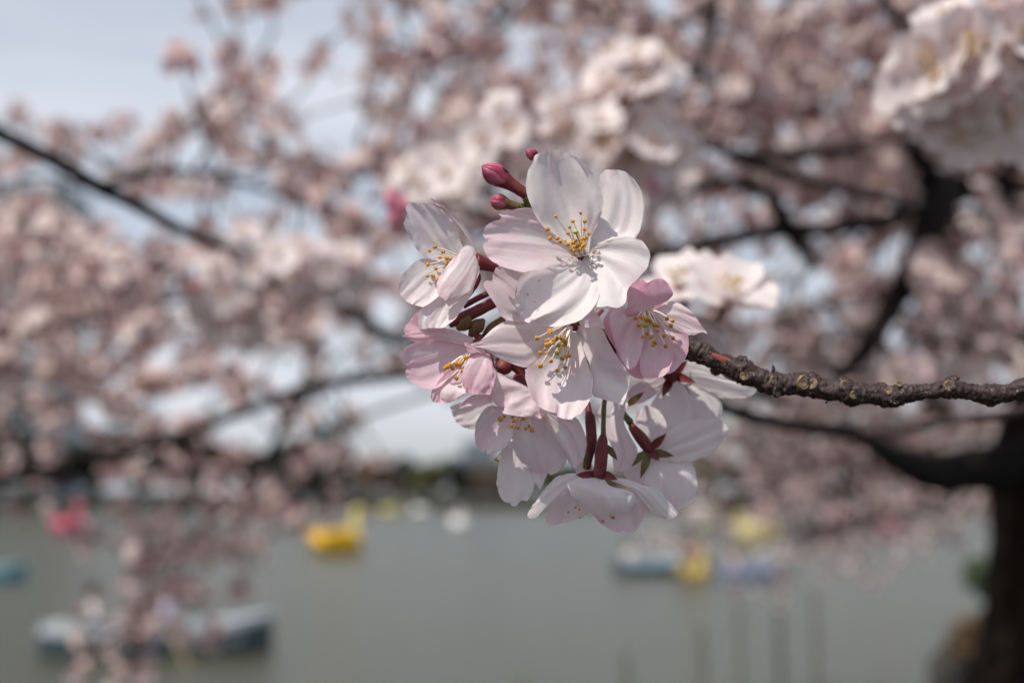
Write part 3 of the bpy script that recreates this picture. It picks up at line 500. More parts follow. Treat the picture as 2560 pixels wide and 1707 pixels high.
# ring shaped bud scars and knots standing proud of the bark
def scar(x, y, z, r, ang=0, pale=True, h=1.0):
    c = Vector(H(*C6(x, y), z)); r = r / 2.735 * px; mb = MB(); seg = 22; V = []; prof = [(1.12, -.55), (1.08, .05), (.98, .28), (.84, .34), (.74, .18), (.62, .20), (.52, .31), (.40, .24), (.30, .12), (.18, .20), (.02, .16)]
    rot = Matrix.Rotation(R(90), 3, 'X') @ Matrix.Rotation(ang, 3, 'Y')
    for pr, ph in prof:
        for k in range(seg):
            a = 2 * math.pi * k / seg; rr = r * pr * (1 + .10 * noise.noise(Vector((math.cos(a) * 1.5, math.sin(a) * 1.5, x + pr * 2))))
            V.append(c + rot @ Vector((rr * math.cos(a), rr * math.sin(a) * 1.15, ph * r * h * (1 + .3 * noise.noise(Vector((a, pr * 3, x)))))))
    f = [(i * seg + k, i * seg + (k + 1) % seg, (i + 1) * seg + (k + 1) % seg, (i + 1) * seg + k) for i in range(len(prof) - 1) for k in range(seg)]
    mb.add(V, f).build('bud_scar', M_SCAR if pale else M_TWIG, HERO)
def zt(x): return np.interp(x, [p[0] for p in TW], [p[2] for p in TW])
def rt(x): return np.interp(x, [p[0] for p in TW], [p[3] for p in TW])
for x, y, r, a, pale in [(845, 538, 44, .3, True), (905, 545, 34, -.5, True), (1125, 555, 30, .5, True), (1840, 560, 34, .2, True), (1905, 565, 30, -.6, False), (640, 520, 26, .6, True), (440, 490, 30, 0, True),
                      (1190, 620, 26, .4, True), (1430, 590, 24, -.3, True), (665, 600, 30, .5, False), (1470, 650, 36, .3, False), (2160, 610, 18, 0, True), (210, 320, 16, 0, False), (1500, 545, 18, 0, True)]:
    scar(x, y, zt(x) + rt(x) * .93, r, a, pale, .8)
for x, y, r, sx in [(430, 390, 40, 1.1), (1110, 525, 34, 1.3), (905, 495, 34, 1.2), (665, 600, 38, .9), (1185, 665, 32, 1), (1465, 672, 38, 1.2), (250, 455, 34, 1.3), (2120, 670, 34, 1.5), (560, 470, 26, 1.3), (1870, 520, 32, 1.4), (640, 450, 18, .8), (1380, 560, 26, 1.4), (440, 530, 28, 1.2), (2345, 540, 34, 1)]:
    mb = MB(); ball(mb, H(*C6(x, y), zt(x)), r / 2.735 * px, 0, 20, 14, (sx, 1, 1), lump=.45); mb.build('knot', M_TWIG, HERO)
for x, y, dx, dy in [(640, 440, -6, -26), (905, 490, 24, -14), (1350, 545, 40, -8), (1000, 668, 10, 12), (560, 455, 18, -12)]:      # loose bark flakes
    c = C6(x, y); e = C6(x + dx, y + dy); mb = tube(MB(), [H(*c, zt(x)), H(*e, zt(x) + 3)], [5 * px, .8 * px], 5); mb.build('bark_flake', M_TWIG, HERO)
petal(HERO, C6, [(215, 330), (280, 350), (350, 378)], [(350, 378), (362, 398), (345, 412)], [(215, 350), (280, 392), (345, 412)], zt(250) + 27, zt(250) + 25, 3, -8, 0, (0, 0), 0, .3, 12, 8, .3, m=simple('fresh_wood', (0.36, 0.10, 0.06), 0.5, 0.3, 700), name='peeled_bark')
mbp.build('pollen', simple('pollen_yellow', (0.72, 0.50, 0.14), .8), A, kind='stuff')

# ------------------------------------------------------------------ generic blossoms for everything behind the close-up
def petal_grid(az, elev, ln, wd, nu, nv, cup, sd):
    V = []; ca, sa = math.cos(az), math.sin(az)
    for i in range(nu + 1):
        u = i / nu; w = wd * (0.16 + 1.0 * math.sin(math.pi * min(1, u ** .8 * .62 + .0)) ** 1.2) * (1 - .35 * max(0, u - .75) * 4 * .6)
        for j in range(nv + 1):
            e = 2 * j / nv - 1
            uu = u - (0.10 * (1 - abs(e)) ** 2 if i == nu else 0) - (.10 * e * e * u)
            r = ln * uu; h = math.tan(elev) * r * (1 - .35 * u) + cup * e * e * ln * u + .03 * ln * math.sin(sd * 5 + i * 1.3 + j * 2.1)
            s = e * w / 2
            V.append((r * ca - s * sa, r * sa + s * ca, h))
    f = [(i * (nv + 1) + j, i * (nv + 1) + j + 1, (i + 1) * (nv + 1) + j + 1, (i + 1) * (nv + 1) + j) for i in range(nu) for j in range(nv)]
    return V, f
def generic_petals(sd, nu, nv, elev=0.35, size=0.0175):
    r = random.Random(sd); out = []
    for k in range(5):
        out.append(petal_grid(k * 2 * math.pi / 5 + r.uniform(-.1, .1), elev + r.uniform(-.18, .18), size * r.uniform(.93, 1.07), size * r.uniform(.74, .92), nu, nv, r.uniform(.08, .2), sd + k))
    return out
def generic_heart(mb, sd, n, detail=True):
    r = random.Random(sd)
    ball(mb, (0, 0, .0002), .0032, 0, 8, 4, (1, 1, .5))                                   # red eye of the calyx
    tube(mb, [(0, 0, 0), (0, 0, -.004), (0, 0, -.008)], [.0022, .0017, .0009], 6, 0)
    for k in range(5):
        a = k * 2 * math.pi / 5 + .6; c, s = math.cos(a), math.sin(a)
        mb.add([(.0015 * c - .0014 * s, .0015 * s + .0014 * c, -.001), (.0015 * c + .0014 * s, .0015 * s - .0014 * c, -.001), (.0047 * c, .0047 * s, -.0022)], [(0, 1, 2)], 0)
    for k in range(n):
        a = r.uniform(0, 6.28); t = r.uniform(.05, .6); ln = r.uniform(.007, .0095)
        tip = (ln * math.sin(t) * math.cos(a), ln * math.sin(t) * math.sin(a), ln * math.cos(t))
        if detail: tube(mb, [(tip[0] * .15, tip[1] * .15, .001), tip], [.00014, .0001], 3, 2, cap=False)
        ball(mb, tip, .00085, 1, 4, 2)
SHARE = {}
def blossom_meshes(v):
    if v not in SHARE:
        ps = [MB().add(V, f, 0, [.05 + .25 * (i // 6 == 0) for i in range(len(V))]).mesh('petal', [M_PETAL_MID]) for V, f in generic_petals(v * 31 + 1, 6, 5, .25 + .12 * (v % 4))]
        hb = MB(); generic_heart(hb, v, 18); SHARE[v] = (ps, hb.mesh('calyx', [M_SEPF, M_YELF, M_FIL]))
    return SHARE[v]
def aim(d, spin=0): return (Vector(d).to_track_quat('Z', 'Y').to_matrix() @ Matrix.Rotation(spin, 3, 'Z'))
def place(o, par, loc, rot, sc=1.0):
    COL.objects.link(o); o.parent = par; o.matrix_basis = Matrix.Translation(Vector(loc) - WPOS[par.name]) @ rot.to_4x4() @ Matrix.Scale(sc, 4); return o
def near_blossom(par, loc, d, sc, label=None, v=None):
    "blossom whose petals are objects of their own; par is the branch"
    v = random.randrange(6) if v is None else v; ps, hb = blossom_meshes(v)
    b = empty('blossom', loc, par, label=label); rot = aim(d, random.uniform(0, 6.28))
    for me in ps: place(bpy.data.objects.new('petal', me), b, loc, rot, sc)
    place(bpy.data.objects.new('calyx', hb), b, loc, rot, sc); return b
# templates for masses
def tmpl(v, nu=3, nv=2, n=7):
    mb = MB()
    for V, f in generic_petals(v * 17 + 5, nu, nv, .15 + .2 * (v % 4)): mb.add(V, f, 0, 0.0)
    hb = MB(); generic_heart(hb, v, n, False); mb.add(hb.v, hb.f, 0, 0.0); mb.m[-len(hb.f):] = [q + 1 for q in hb.m]
    return mb
def tarr(mb):
    return dict(v=np.array(mb.v), lt=np.array([len(q) for q in mb.f]), li=np.concatenate([np.array(q) for q in mb.f]), m=np.array(mb.m))
TM = [tarr(tmpl(v)) for v in range(6)]
bm_ = MB(); ball(bm_, (0, 0, .002), .0036, 3, 7, 5, (1, 1, 1.5)); tube(bm_, [(0, 0, 0), (0, 0, -.008)], [.0018, .001], 5, 1); TBUD = tarr(bm_)
def merged(name, insts, par, mats, **kw):
    "insts: (template, 3x3 rot*scale, loc, tint): ONE mesh"
    org = WPOS[par.name] if par else Vector((0, 0, 0)); V = []; LT = []; LI = []; M = []; T = []; b = 0
    for t, rot, loc, ti in insts:
        v = t['v'] @ np.array(rot).T + (np.array(loc) - np.array(org)); V.append(v); LT.append(t['lt']); LI.append(t['li'] + b); M.append(t['m']); T.append(np.full(len(v), ti)); b += len(v)
    V = np.concatenate(V); LT = np.concatenate(LT); LI = np.concatenate(LI); M = np.concatenate(M); T = np.concatenate(T)
    me = bpy.data.meshes.new(name); me.vertices.add(len(V)); me.vertices.foreach_set('co', V.astype(np.float32).ravel())
    me.loops.add(len(LI)); me.loops.foreach_set('vertex_index', LI.astype(np.int32)); me.polygons.add(len(LT))
    me.polygons.foreach_set('loop_start', np.r_[0, np.cumsum(LT)[:-1]].astype(np.int32)); me.polygons.foreach_set('material_index', M.astype(np.int32))
    for m in mats: me.materials.append(m)
    a = me.attributes.new('tint', 'FLOAT', 'POINT'); a.data.foreach_set('value', T.astype(np.float32))
    me.polygons.foreach_set('use_smooth', [True] * len(LT)); me.update(calc_edges=True); me.validate()
    o = bpy.data.objects.new(name, me); COL.objects.link(o); o.parent = par; WPOS[o.name] = Vector(org); return setp(o, **kw)
MASSM = [M_PETAL_FAR, M_SEPF, M_YELF, M_BUD]

# ------------------------------------------------------------------ boughs (overview pixels, depth in m, radius in overview pixels)
def bough(par, pts, name='bough', m=None, n=None, wob=.15):
    w = [Q(x, y, d) for x, y, d, r in pts]; rr = [r * 1.2 * K / F * d for x, y, d, r in pts]
    sd = random.random() * 9
    tube(MB(), w, rr, 12, 0, n or 12 * len(pts), True, lambda i, a, r, c: r * (1 + wob * noise.noise(Vector((i * .35 + sd, math.cos(a), math.sin(a)))) + .1 * noise.noise(Vector((i * .9 + sd, 3, 1))))).build(name, m or M_BOUGH, par)
    return cr([list(p) for p in w], 10 * len(pts))
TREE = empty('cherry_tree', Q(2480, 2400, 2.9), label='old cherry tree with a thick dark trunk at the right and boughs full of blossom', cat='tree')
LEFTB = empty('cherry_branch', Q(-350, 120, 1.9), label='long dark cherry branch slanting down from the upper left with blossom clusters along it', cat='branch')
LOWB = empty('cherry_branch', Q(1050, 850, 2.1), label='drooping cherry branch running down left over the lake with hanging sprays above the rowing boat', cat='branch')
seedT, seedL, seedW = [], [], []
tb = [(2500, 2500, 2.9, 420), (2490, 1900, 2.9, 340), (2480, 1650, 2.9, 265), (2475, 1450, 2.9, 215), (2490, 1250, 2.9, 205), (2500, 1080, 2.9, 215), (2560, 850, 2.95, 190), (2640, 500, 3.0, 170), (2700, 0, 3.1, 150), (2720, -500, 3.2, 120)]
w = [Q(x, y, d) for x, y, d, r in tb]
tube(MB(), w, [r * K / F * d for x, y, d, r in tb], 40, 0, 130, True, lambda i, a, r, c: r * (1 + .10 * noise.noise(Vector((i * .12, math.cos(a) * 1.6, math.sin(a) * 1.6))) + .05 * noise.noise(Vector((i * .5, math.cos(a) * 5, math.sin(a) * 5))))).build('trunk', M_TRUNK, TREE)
for s_, lst, *mm in [
    (seedT, [(2520, 1000, 2.85, 60), (2352, 1060, 2.8, 48), (2230, 1078, 2.6, 44), (2150, 1086, 2.45, 38), (2060, 1052, 1.9, 26), (1980, 1005, 1.4, 17), (1850, 980, 1.0, 13), (1750, 962, .8, 12), (1650, 930, .68, 10), (1540, 880, .62, 7)]),
    (seedT, [(2590, 700, 2.95, 70), (2460, 560, 2.85, 58), (2352, 440, 2.8, 46), (2250, 410, 2.7, 40), (2160, 440, 2.6, 32), (2100, 350, 2.1, 17), (2050, 332, 1.9, 14), (1900, 350, 1.7, 12), (1800, 356, 1.6, 12), (1680, 350, 1.6, 10), (1560, 300, 2.1, 6)]),
    (seedT, [(2170, 430, 2.3, 34), (2135, 520, 2.1, 34), (2100, 620, 1.95, 32), (2050, 700, 1.9, 24), (1990, 800, 1.85, 19), (1920, 870, 1.8, 12)]),
    (seedT, [(2150, 470, 2.55, 14), (2040, 505, 2.1, 15), (1900, 522, 1.9, 14), (1760, 536, 1.7, 14), (1650, 552, 1.6, 14), (1500, 590, 1.5, 12), (1300, 610, 1.9, 7), (1080, 600, 1.8, 6)]),
    (seedT, [(1870, 610, 1.7, 10), (1835, 560, 1.65, 15), (1790, 490, 1.6, 15), (1755, 435, 1.6, 13), (1640, 420, 1.55, 12), (1530, 455, 1.5, 9)]),
    (seedT, [(1600, 180, 2.1, 10), (1632, 70, 2.1, 12), (1645, -60, 2.2, 14), (1700, -300, 2.4, 18)]),
    (seedT, [(2100, 100, 2.0, 8), (2060, 40, 2.0, 11), (2020, -40, 2.1, 12), (2000, -300, 2.4, 18)]),
    (seedT, [(1480, 100, 2.5, 7), (1400, 20, 2.5, 9), (1340, -80, 2.6, 10), (1300, -300, 2.7, 14)]),
    (seedT, [(1900, 690, 2.6, 10), (1950, 750, 2.6, 12), (2030, 800, 2.7, 14), (2090, 870, 2.7, 12), (2180, 960, 2.8, 14)]),
    (seedT, [(1970, 995, 1.35, 7), (2060, 990, .95, 8), (2150, 972, .75, 8), (2240, 960, .65, 8), (2352, 942, .58, 9), (2600, 870, .5, 10)], M_TWIG),
    (seedT, [(2352, 790, 2.6, 16), (2250, 800, 2.6, 14), (2150, 790, 2.5, 10), (2060, 760, 2.5, 8)]),
    (seedL, [(-350, 120, 1.2, 17), (-100, 250, 1.12, 15), (0, 308, 1.1, 15), (130, 372, 1.1, 14), (225, 428, 1.1, 15), (330, 480, 1.15, 12), (460, 548, 1.2, 10), (620, 600, 1.6, 6)]),
    (seedL, [(235, 425, 1.12, 7), (380, 390, 1.8, 6), (560, 420, 2.4, 6), (700, 470, 2.6, 5), (850, 520, 2.8, 4)]),
    (seedL, [(-200, 800, 2.8, 14), (100, 760, 2.7, 10), (350, 700, 2.6, 8), (600, 640, 2.6, 6)]),
    (seedL, [(700, 470, 2.6, 5), (600, 300, 2.7, 4), (560, 170, 2.8, 3), (540, 40, 2.9, 3)]),
    (seedT, [(1300, -100, 2.7, 10), (1150, 60, 2.7, 7), (1000, 160, 2.8, 5), (850, 180, 2.8, 4)]),
    (seedW, [(1250, 800, 1.5, 9), (1050, 800, 1.6, 10), (930, 780, 1.7, 12), (860, 755, 1.75, 13), (790, 700, 1.8, 10), (700, 660, 1.9, 6)]),
    (seedW, [(1500, 820, 2.0, 14), (1200, 830, 2.1, 11), (900, 862, 1.9, 11), (700, 892, 1.9, 10), (560, 945, 1.95, 10), (400, 1005, 2.1, 11), (230, 1052, 2.3, 13), (100, 1085, 2.4, 13), (-100, 1120, 2.6, 9)]),
    (seedW, [(700, 892, 2.2, 6), (640, 1000, 2.6, 5), (560, 1120, 2.9, 5), (440, 1240, 3.0, 4), (360, 1360, 3.0, 4), (250, 1470, 3.0, 3)]),
    (seedW, [(1000, 900, 2.8, 5), (850, 950, 2.9, 4), (700, 1010, 3.0, 4), (500, 1080, 3.0, 4)]),
    (seedW, [(900, 930, 3.1, 4), (760, 985, 3.1, 3.5), (600, 1060, 3.2, 3), (450, 1120, 3.2, 3)])]:
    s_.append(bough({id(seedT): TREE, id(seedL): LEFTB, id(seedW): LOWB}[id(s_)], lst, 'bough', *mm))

# how thickly the boughs are in flower, cell by cell of 98 overview pixels
DENS = """
000013113567636667888888
000046356788468878999888
414167246886788899998888
663657666788788888888888
231644556446577777786655
586326778887777764656776
799999999766677633336788
999988875555555566667788
888755666555566677788888
666766753221233457878888
546555565100001357876675
3423887300000003457 7764
013699500000001112456 53
001972000000221001122200
004860000000000000000000
036500000000000000000000""".strip('\n').split('\n')
def place_umbels():
    out = []
    for gy, row in enumerate(DENS):
        for gx, ch in enumerate(row):
            c = (int(ch) if ch != ' ' else 7) / 10; n = -math.log(max(.02, 1 - c * .92)) * 3.0
            for k in range(int(n) + (random.random() < n % 1)):
                x = (gx + random.random()) * 98; y = (gy + random.random()) * 98
                if gy >= 11 and gx >= 11: continue           # the far tree on the right bank stands there
                if gx < 9: d = random.uniform(2.0, 3.4)
                elif gx > 16: d = random.uniform(1.7, 3.4)
                else: d = random.uniform(2.0, 3.5)
                if gy >= 9: d = random.uniform(2.5, 3.5)
                out.append((x, y, d))
    for gy in range(10):                                     # deeper, shaded layer of the crown on the right
        for gx in range(11, 24):
            for k in range(3 if DENS[gy][gx] in '6789 ' else 1): out.append(((gx + random.random()) * 98, (gy + random.random()) * 98, random.uniform(3.3, 4.8)))
    for k in range(1300):                                     # crown goes on out of view; extra unseen blossom added overhead for shade
        side = random.choice('tttttrrl'); d = random.uniform(1.6, 3.8)
        if side == 't': x, y = random.uniform(400, 3200), random.uniform(-1100, 0)
        elif side == 'r': x, y = random.uniform(2360, 3300), random.uniform(-600, 1000)
        else: x, y = random.uniform(-700, -10), random.uniform(250, 1000)
        out.append((x, y, d))
    return out
UM = place_umbels()
groups = {'T': [], 'L': [], 'W': []}
for x, y, d in UM: groups['W' if (x < 1000 and y > 840) or (x < 1050 and y > 690 and x > 500) else 'L' if x < 960 else 'T'].append((x, y, d))
inst_of = {}; NEARF = []
for key, par, seeds in (('T', TREE, seedT), ('L', LEFTB, seedL), ('W', LOWB, seedW)):
    base = np.concatenate(seeds); nodes = [np.array(Q(*u)) for u in groups[key]]; tw_ = MB()
    pts = np.array(nodes); best = np.full(len(pts), 1e9); frm = np.zeros((len(pts), 3)); D = np.linalg.norm(pts[:, None] - base[None], axis=2); j = D.argmin(1); best = D.min(1) * .8; frm = base[j].copy(); done = np.zeros(len(pts), bool); order = []
    for _ in range(len(pts)):                                # grow the twigs from the boughs outward, nearest first
        i = int(np.where(done, 1e9, best).argmin()); done[i] = True; order.append((frm[i].copy(), pts[i].copy()))
        dd = np.linalg.norm(pts - pts[i], axis=1); up = (dd < best) & ~done; best[up] = dd[up]; frm[up] = pts[i]
    insts = []
    for a, b in order:
        ln = np.linalg.norm(b - a)
        m1 = a + (b - a) * .35 + rng.normal(0, ln * .07, 3); m2 = a + (b - a) * .7 + rng.normal(0, ln * .07, 3) + np.array([0, 0, ln * .03])
        tube(tw_, [a, m1, m2, b], [.0034, .0028, .0023, .0018], 5, 0, 7, False)
        u = (b - a) / (ln + 1e-9)
        nf = random.choice((4, 5, 6, 7, 8)); tb_ = random.random() ** 2 * .34
        for k in range(nf):
            d = Vector(rng.normal(0, 1, 3)).normalized() * 1.0 + Vector(u) * .3 + Vector((0, -.12, -.12)); d.normalize(); pl = random.uniform(.018, .034)
            c = Vector(b) + d * pl; fd = (d + Vector(rng.normal(0, .3, 3))).normalized()
            tube(tw_, [b, Vector(b) + d * pl * .5 + Vector((0, 0, .002)), c - fd * .008], [.0009, .0007, .0008], 3, 1, cap=False)
            if random.random() < .10: insts.append((TBUD, aim(fd) * 1.1, c, random.uniform(.1, .8)))
            else: insts.append((random.choice(TM), aim(fd, random.uniform(0, 6)) * random.uniform(.92, 1.12), c, min(1, max(0, tb_ + random.uniform(-.05, .15)))))
        if random.random() < .35:
            for k in range(2): d = Vector(rng.normal(0, 1, 3)).normalized(); insts.append((TBUD, aim(d) * 1.0, Vector(b) + d * .015, random.uniform(.5, 1)))
    tw_.build('twigs', [M_BOUGH, M_SEPF], par, kind='stuff')
    insts.sort(key=lambda q: (Vector(q[2]) - EYE).length)
    nn = {'T': 110, 'L': 50, 'W': 50}[key]; inview = []; rest = []
    for q in insts:
        v = Vector(q[2]) - EYE; dz = v.dot(FWD); xx = v.x / dz * F; yy = v.dot(UP) / dz * F
        (inview if abs(xx) < 1270 and abs(yy) < 840 and len(inview) < nn and q[0] is not TBUD else rest).append(q)
    sh = {}
    for t, rot, loc, ti in inview:                           # the ones that show largest: a part each
        kk = (id(t), int(ti * 4))
        if kk not in sh:
            me = bpy.data.meshes.new('blossom'); v = t['v']; f = []; s = 0
            for l_ in t['lt']: f.append(tuple(int(z) for z in t['li'][s:s + l_])); s += l_
            me.from_pydata(v.tolist(), [], f); me.polygons.foreach_set('material_index', t['m'].astype(np.int32)); me.polygons.foreach_set('use_smooth', [True] * len(f))
            for m in MASSM: me.materials.append(m)
            me.attributes.new('tint', 'FLOAT', 'POINT').data.foreach_set('value', np.full(len(v), (int(ti * 4) + .5) / 5)); sh[kk] = me
        o = bpy.data.objects.new('blossom', sh[kk]); COL.objects.link(o); o.parent = par; o.matrix_basis = Matrix.Translation(Vector(loc) - WPOS[par.name]) @ Matrix(rot).to_4x4()
    merged('blossom_mass', rest, par, MASSM, kind='stuff')

# ------------------------------------------------------------------ nearer blossom clusters on their own branches
def cluster(par, cx, cy, d, rx, ry, n, sc, hub, toward=.6):
    hubw = Q(*hub)
    for k in range(n):
        th = 2.39996 * k; rr = math.sqrt((k + .5) / n); x = cx + rx * rr * math.cos(th) + random.uniform(-8, 8); y = cy + ry * rr * math.sin(th) + random.uniform(-8, 8)
        dep = d + random.uniform(-.01, .03) + rr * rr * .035
        p = Q(x, y, dep); out = Vector((math.cos(th) * rr - .15, -toward - random.uniform(0, .4), -math.sin(th) * rr + .38)) + Vector(rng.normal(0, .28, 3))
        near_blossom(par, p, out, sc * random.uniform(.92, 1.08)); back = p - out.normalized() * .008
        tube(MB(), [back, back - out.normalized() * .008 + (hubw - back) * .3, hubw], [.0008, .0007, .0009], 5, 0, 8, False).build('pedicel', M_SEPF, par)
K1 = empty('cherry_branch', Q(1640, 330, 1.05), label='nearby blossom cluster of many white flowers above and right of the sharp one', cat='branch')
cluster(K1, 1455, 185, .97, 90, 70, 8, 1.0, (1500, 260, 1.04)); cluster(K1, 1350, 285, .96, 70, 60, 6, 1.0, (1450, 330, 1.04)); cluster(K1, 1480, 330, .98, 95, 85, 10, 1.0, (1500, 300, 1.05)); cluster(K1, 1530, 420, 1.02, 50, 50, 3, .95, (1520, 340, 1.08))
bough(K1, [(1420, 250, 1.03, 5), (1500, 290, 1.07, 7), (1620, 330, 1.13, 9), (1800, 400, 1.3, 10), (2100, 480, 2.0, 10), (2200, 500, 2.5, 10)], 'twig')
K2 = empty('cherry_branch', Q(2420, 330, .75), label='large blurred blossom cluster hanging in the top right corner', cat='branch')
cluster(K2, 2180, 110, .60, 60, 60, 3, 1.0, (2240, 200, .66), .9); cluster(K2, 2310, 80, .60, 80, 60, 4, 1.0, (2300, 180, .66)); cluster(K2, 2130, 180, .63, 40, 50, 2, 1.0, (2220, 220, .68)); cluster(K2, 2240, 220, .62, 110, 80, 7, 1.0, (2290, 240, .68)); cluster(K2, 2330, 270, .66, 60, 60, 4, 1.0, (2300, 260, .7))
bough(K2, [(2230, 180, .67, 5), (2300, 250, .69, 8), (2420, 330, .75, 10), (2700, 400, 1.0, 12), (2900, 300, 1.6, 14)], 'twig')
K3 = empty('cherry_branch', Q(850, 700, 1.45), label='pale blossom cluster in mid distance just left of the sharp one', cat='branch')
cluster(K3, 480, 640, 1.30, 90, 60, 7, 1.0, (520, 660, 1.38)); cluster(K3, 610, 590, 1.32, 110, 60, 9, 1.0, (620, 630, 1.4)); cluster(K3, 720, 620, 1.34, 110, 70, 9, 1.0, (720, 650, 1.42)); cluster(K3, 540, 730, 1.36, 80, 50, 5, 1.0, (570, 700, 1.42))
bough(K3, [(480, 650, 1.38, 4), (600, 665, 1.4, 6), (720, 670, 1.42, 8), (860, 755, 1.72, 9)], 'twig')
K4 = empty('cherry_branch', Q(1150, 560, .75), label='soft pink buds and pale flowers between the sharp cluster and the sky', cat='branch')
cluster(K4, 1010, 410, 1.0, 80, 60, 6, 1.0, (1060, 470, 1.05)); cluster(K4, 1150, 300, .95, 60, 50, 3, 1.0, (1120, 420, 1.0))
for bx, by, bd in [(900, 460, .78), (925, 475, .79), (905, 500, .8), (1500, 428, 1.0), (455, 655, 1.3)]:
    MB_ = MB(); ball(MB_, Q(bx, by, bd), .0036, 0, 12, 8, (1, 1, 1.7), tint=.1); MB_.build('bud', M_BUD, K4 if bx > 800 and bx < 1200 else K1 if bx > 1200 else K3)
bough(K4, [(920, 480, .8, 4), (1060, 475, 1.0, 5), (1180, 520, .95, 6), (1300, 600, .9, 8), (1500, 700, 1.1, 8)], 'twig')
K5 = empty('cherry_branch', Q(1560, 730, .52), label='blurred open blossom with a yellow centre just right of the pink nodding one', cat='branch')
for (x, y, d, dr, s_) in [(1668, 690, .52, (.2, -.65, .75), 1.0), (1565, 668, .55, (-.3, -.6, .7), 1.0), (1585, 775, .56, (-.1, -.4, -.8), .9)]:
    near_blossom(K5, Q(x, y, d), dr, s_); tube(MB(), [Q(x, y, d) - Vector(dr).normalized() * .008, Q(1560, 730, .58), Q(1540, 790, .5)], [.0008, .0007, .001], 5, 0, 8).build('pedicel', M_SEPF, K5)
bough(K5, [(1510, 770, .46, 9), (1560, 800, .52, 8), (1620, 840, .6, 8), (1800, 930, 1.2, 9)], 'twig')

# ------------------------------------------------------------------ lake, banks, far shore
def water_material():
    m, t = mat('lake_water'); l = t.links.new
    o = N(t, 'ShaderNodeOutputMaterial'); b = N(t, 'ShaderNodeBsdfPrincipled'); b.inputs['Base Color'].default_value = (0.066, 0.063, 0.034, 1); b.inputs['IOR'].default_value = 1.33
    b.inputs['Roughness'].default_value = 0.27; b.inputs['Specular IOR Level'].default_value = 0.42
    tcn = N(t, 'ShaderNodeTexCoord'); h = None
    for sc, st in ((1.1, .16), (5.0, .09), (22, .03)):
        n = N(t, 'ShaderNodeTexNoise'); n.inputs['Scale'].default_value = sc; n.inputs['Detail'].default_value = 3
        bp = N(t, 'ShaderNodeBump'); bp.inputs['Strength'].default_value = 1; bp.inputs['Distance'].default_value = st
        l(tcn.outputs['Object'], n.inputs['Vector']); l(n.outputs['Fac'], bp.inputs['Height'])
        if h: l(h.outputs[0], bp.inputs['Normal'])
        h = bp
    l(h.outputs[0], b.inputs['Normal']); l(b.outputs[0], o.inputs[0]); return m
M_WATER = water_material()
MB().add([(-700, -60, 0), (700, -60, 0), (700, 900, 0), (-700, 900, 0)], [(0, 1, 2, 3)]).build('lake', M_WATER, kind='structure', org=(0, 0, 0))
M_EARTH = simple('bank_earth', (0.022, 0.018, 0.010), 0.9, 0.45, 1.5, 0.6)
M_SHORE = simple('far_shore_ground', (0.035, 0.034, 0.018), 0.9, 0.4, .1)
def terrain(name, x0, x1, y0, y1, nx, ny, h, m):
    V = [(x0 + (x1 - x0) * i / nx, y0 + (y1 - y0) * j / ny) for j in range(ny + 1) for i in range(nx + 1)]
    V = [(x, y, h(x, y)) for x, y in V]
    MB().add(V, [(j * (nx + 1) + i, j * (nx + 1) + i + 1, (j + 1) * (nx + 1) + i + 1, (j + 1) * (nx + 1) + i) for j in range(ny) for i in range(nx)]).build(name, m, kind='structure', org=(0, 0, 0))
def shore_dist(x, y):
    "distance outward from the water's edge of the near and right bank (positive = land)"
    e1 = 3.6 - y + .25 * math.sin(x * .8)
    e2 = x - (3.75 + .10 * max(0, y - 3) + .28 * max(0, y - 20) + .25 * math.sin(y * .45))
    return max(e1, e2)
def bank_h(x, y):
    s = shore_dist(x, y); return -.6 + 1.6 / (1 + math.exp(-s * 2.6)) + .06 * noise.noise(Vector((x * .9, y * .9, 0))) + (.02 * min(60, max(0, s - 2)))
terrain('bank', -40, 60, -40, 90, 200, 260, bank_h, M_EARTH)
FAR = 235
terrain('far_shore', -400, 500, FAR, 620, 90, 30, lambda x, y: .5 + 2.2 * min(1, (y - FAR) / 120) + .3 * noise.noise(Vector((x * .05, y * .05, 0))), M_SHORE)
M_WALL = simple('embankment_stone', (0.035, 0.033, 0.026), 0.9, 0.3, 1.0)
mb = MB(); box(mb, (-400, FAR - .8, -.5), (500, FAR - .2, 1.3)); mb.build('stone_embankment', M_WALL, kind='structure', smooth=False)

# far buildings
M_BLD = simple('building_tile', (0.42, 0.46, 0.48), 0.7, 0.08, .2); M_SLAB = simple('building_slab', (0.42, 0.44, 0.45), 0.8, 0.08, .2); M_WIN = simple('window_glass', (0.12, 0.16, 0.18), 0.15, 0.2, .3)
def tower(x0, x1, y, h, dp, floors, bays, label, mw=M_BLD):
    t = empty('apartment_building', ((x0 + x1) / 2, y, 0), label=label, cat='building'); mb = MB(); box(mb, (x0, y, 0), (x1, y + dp, h)); mb.build('wall', mw, t, smooth=False)
    mb = MB(); box(mb, (x0 - .4, y - .4, h), (x1 + .4, y + dp, h + 1)); box(mb, ((x0 + x1) / 2 - 3, y + 4, h + 1), ((x0 + x1) / 2 + 3, y + 9, h + 4)); mb.build('roof', M_SLAB if h > 20 else M_WIN, t, smooth=False)
    fh = h / floors; wv = (x1 - x0) / bays; wm = None; sm = None
    for f in range(floors):
        mb = MB(); box(mb, (x0 - .1, y - 1.1, f * fh + .0), (x1 + .1, y - .003, f * fh + 1.0)); mb.build('balcony', M_SLAB, t, smooth=False)
        for b in range(bays):
            c = Vector((x0 + (b + .5) * wv, y - .05, f * fh + fh * .62))
            if wm is None: q = MB(); box(q, (-wv * .36, -.04, -fh * .27), (wv * .36, .02, fh * .27)); wm = q.mesh('window', [M_WIN], smooth=False)
            o = bpy.data.objects.new('window', wm); COL.objects.link(o); o.parent = t; o.location = c - WPOS[t.name]
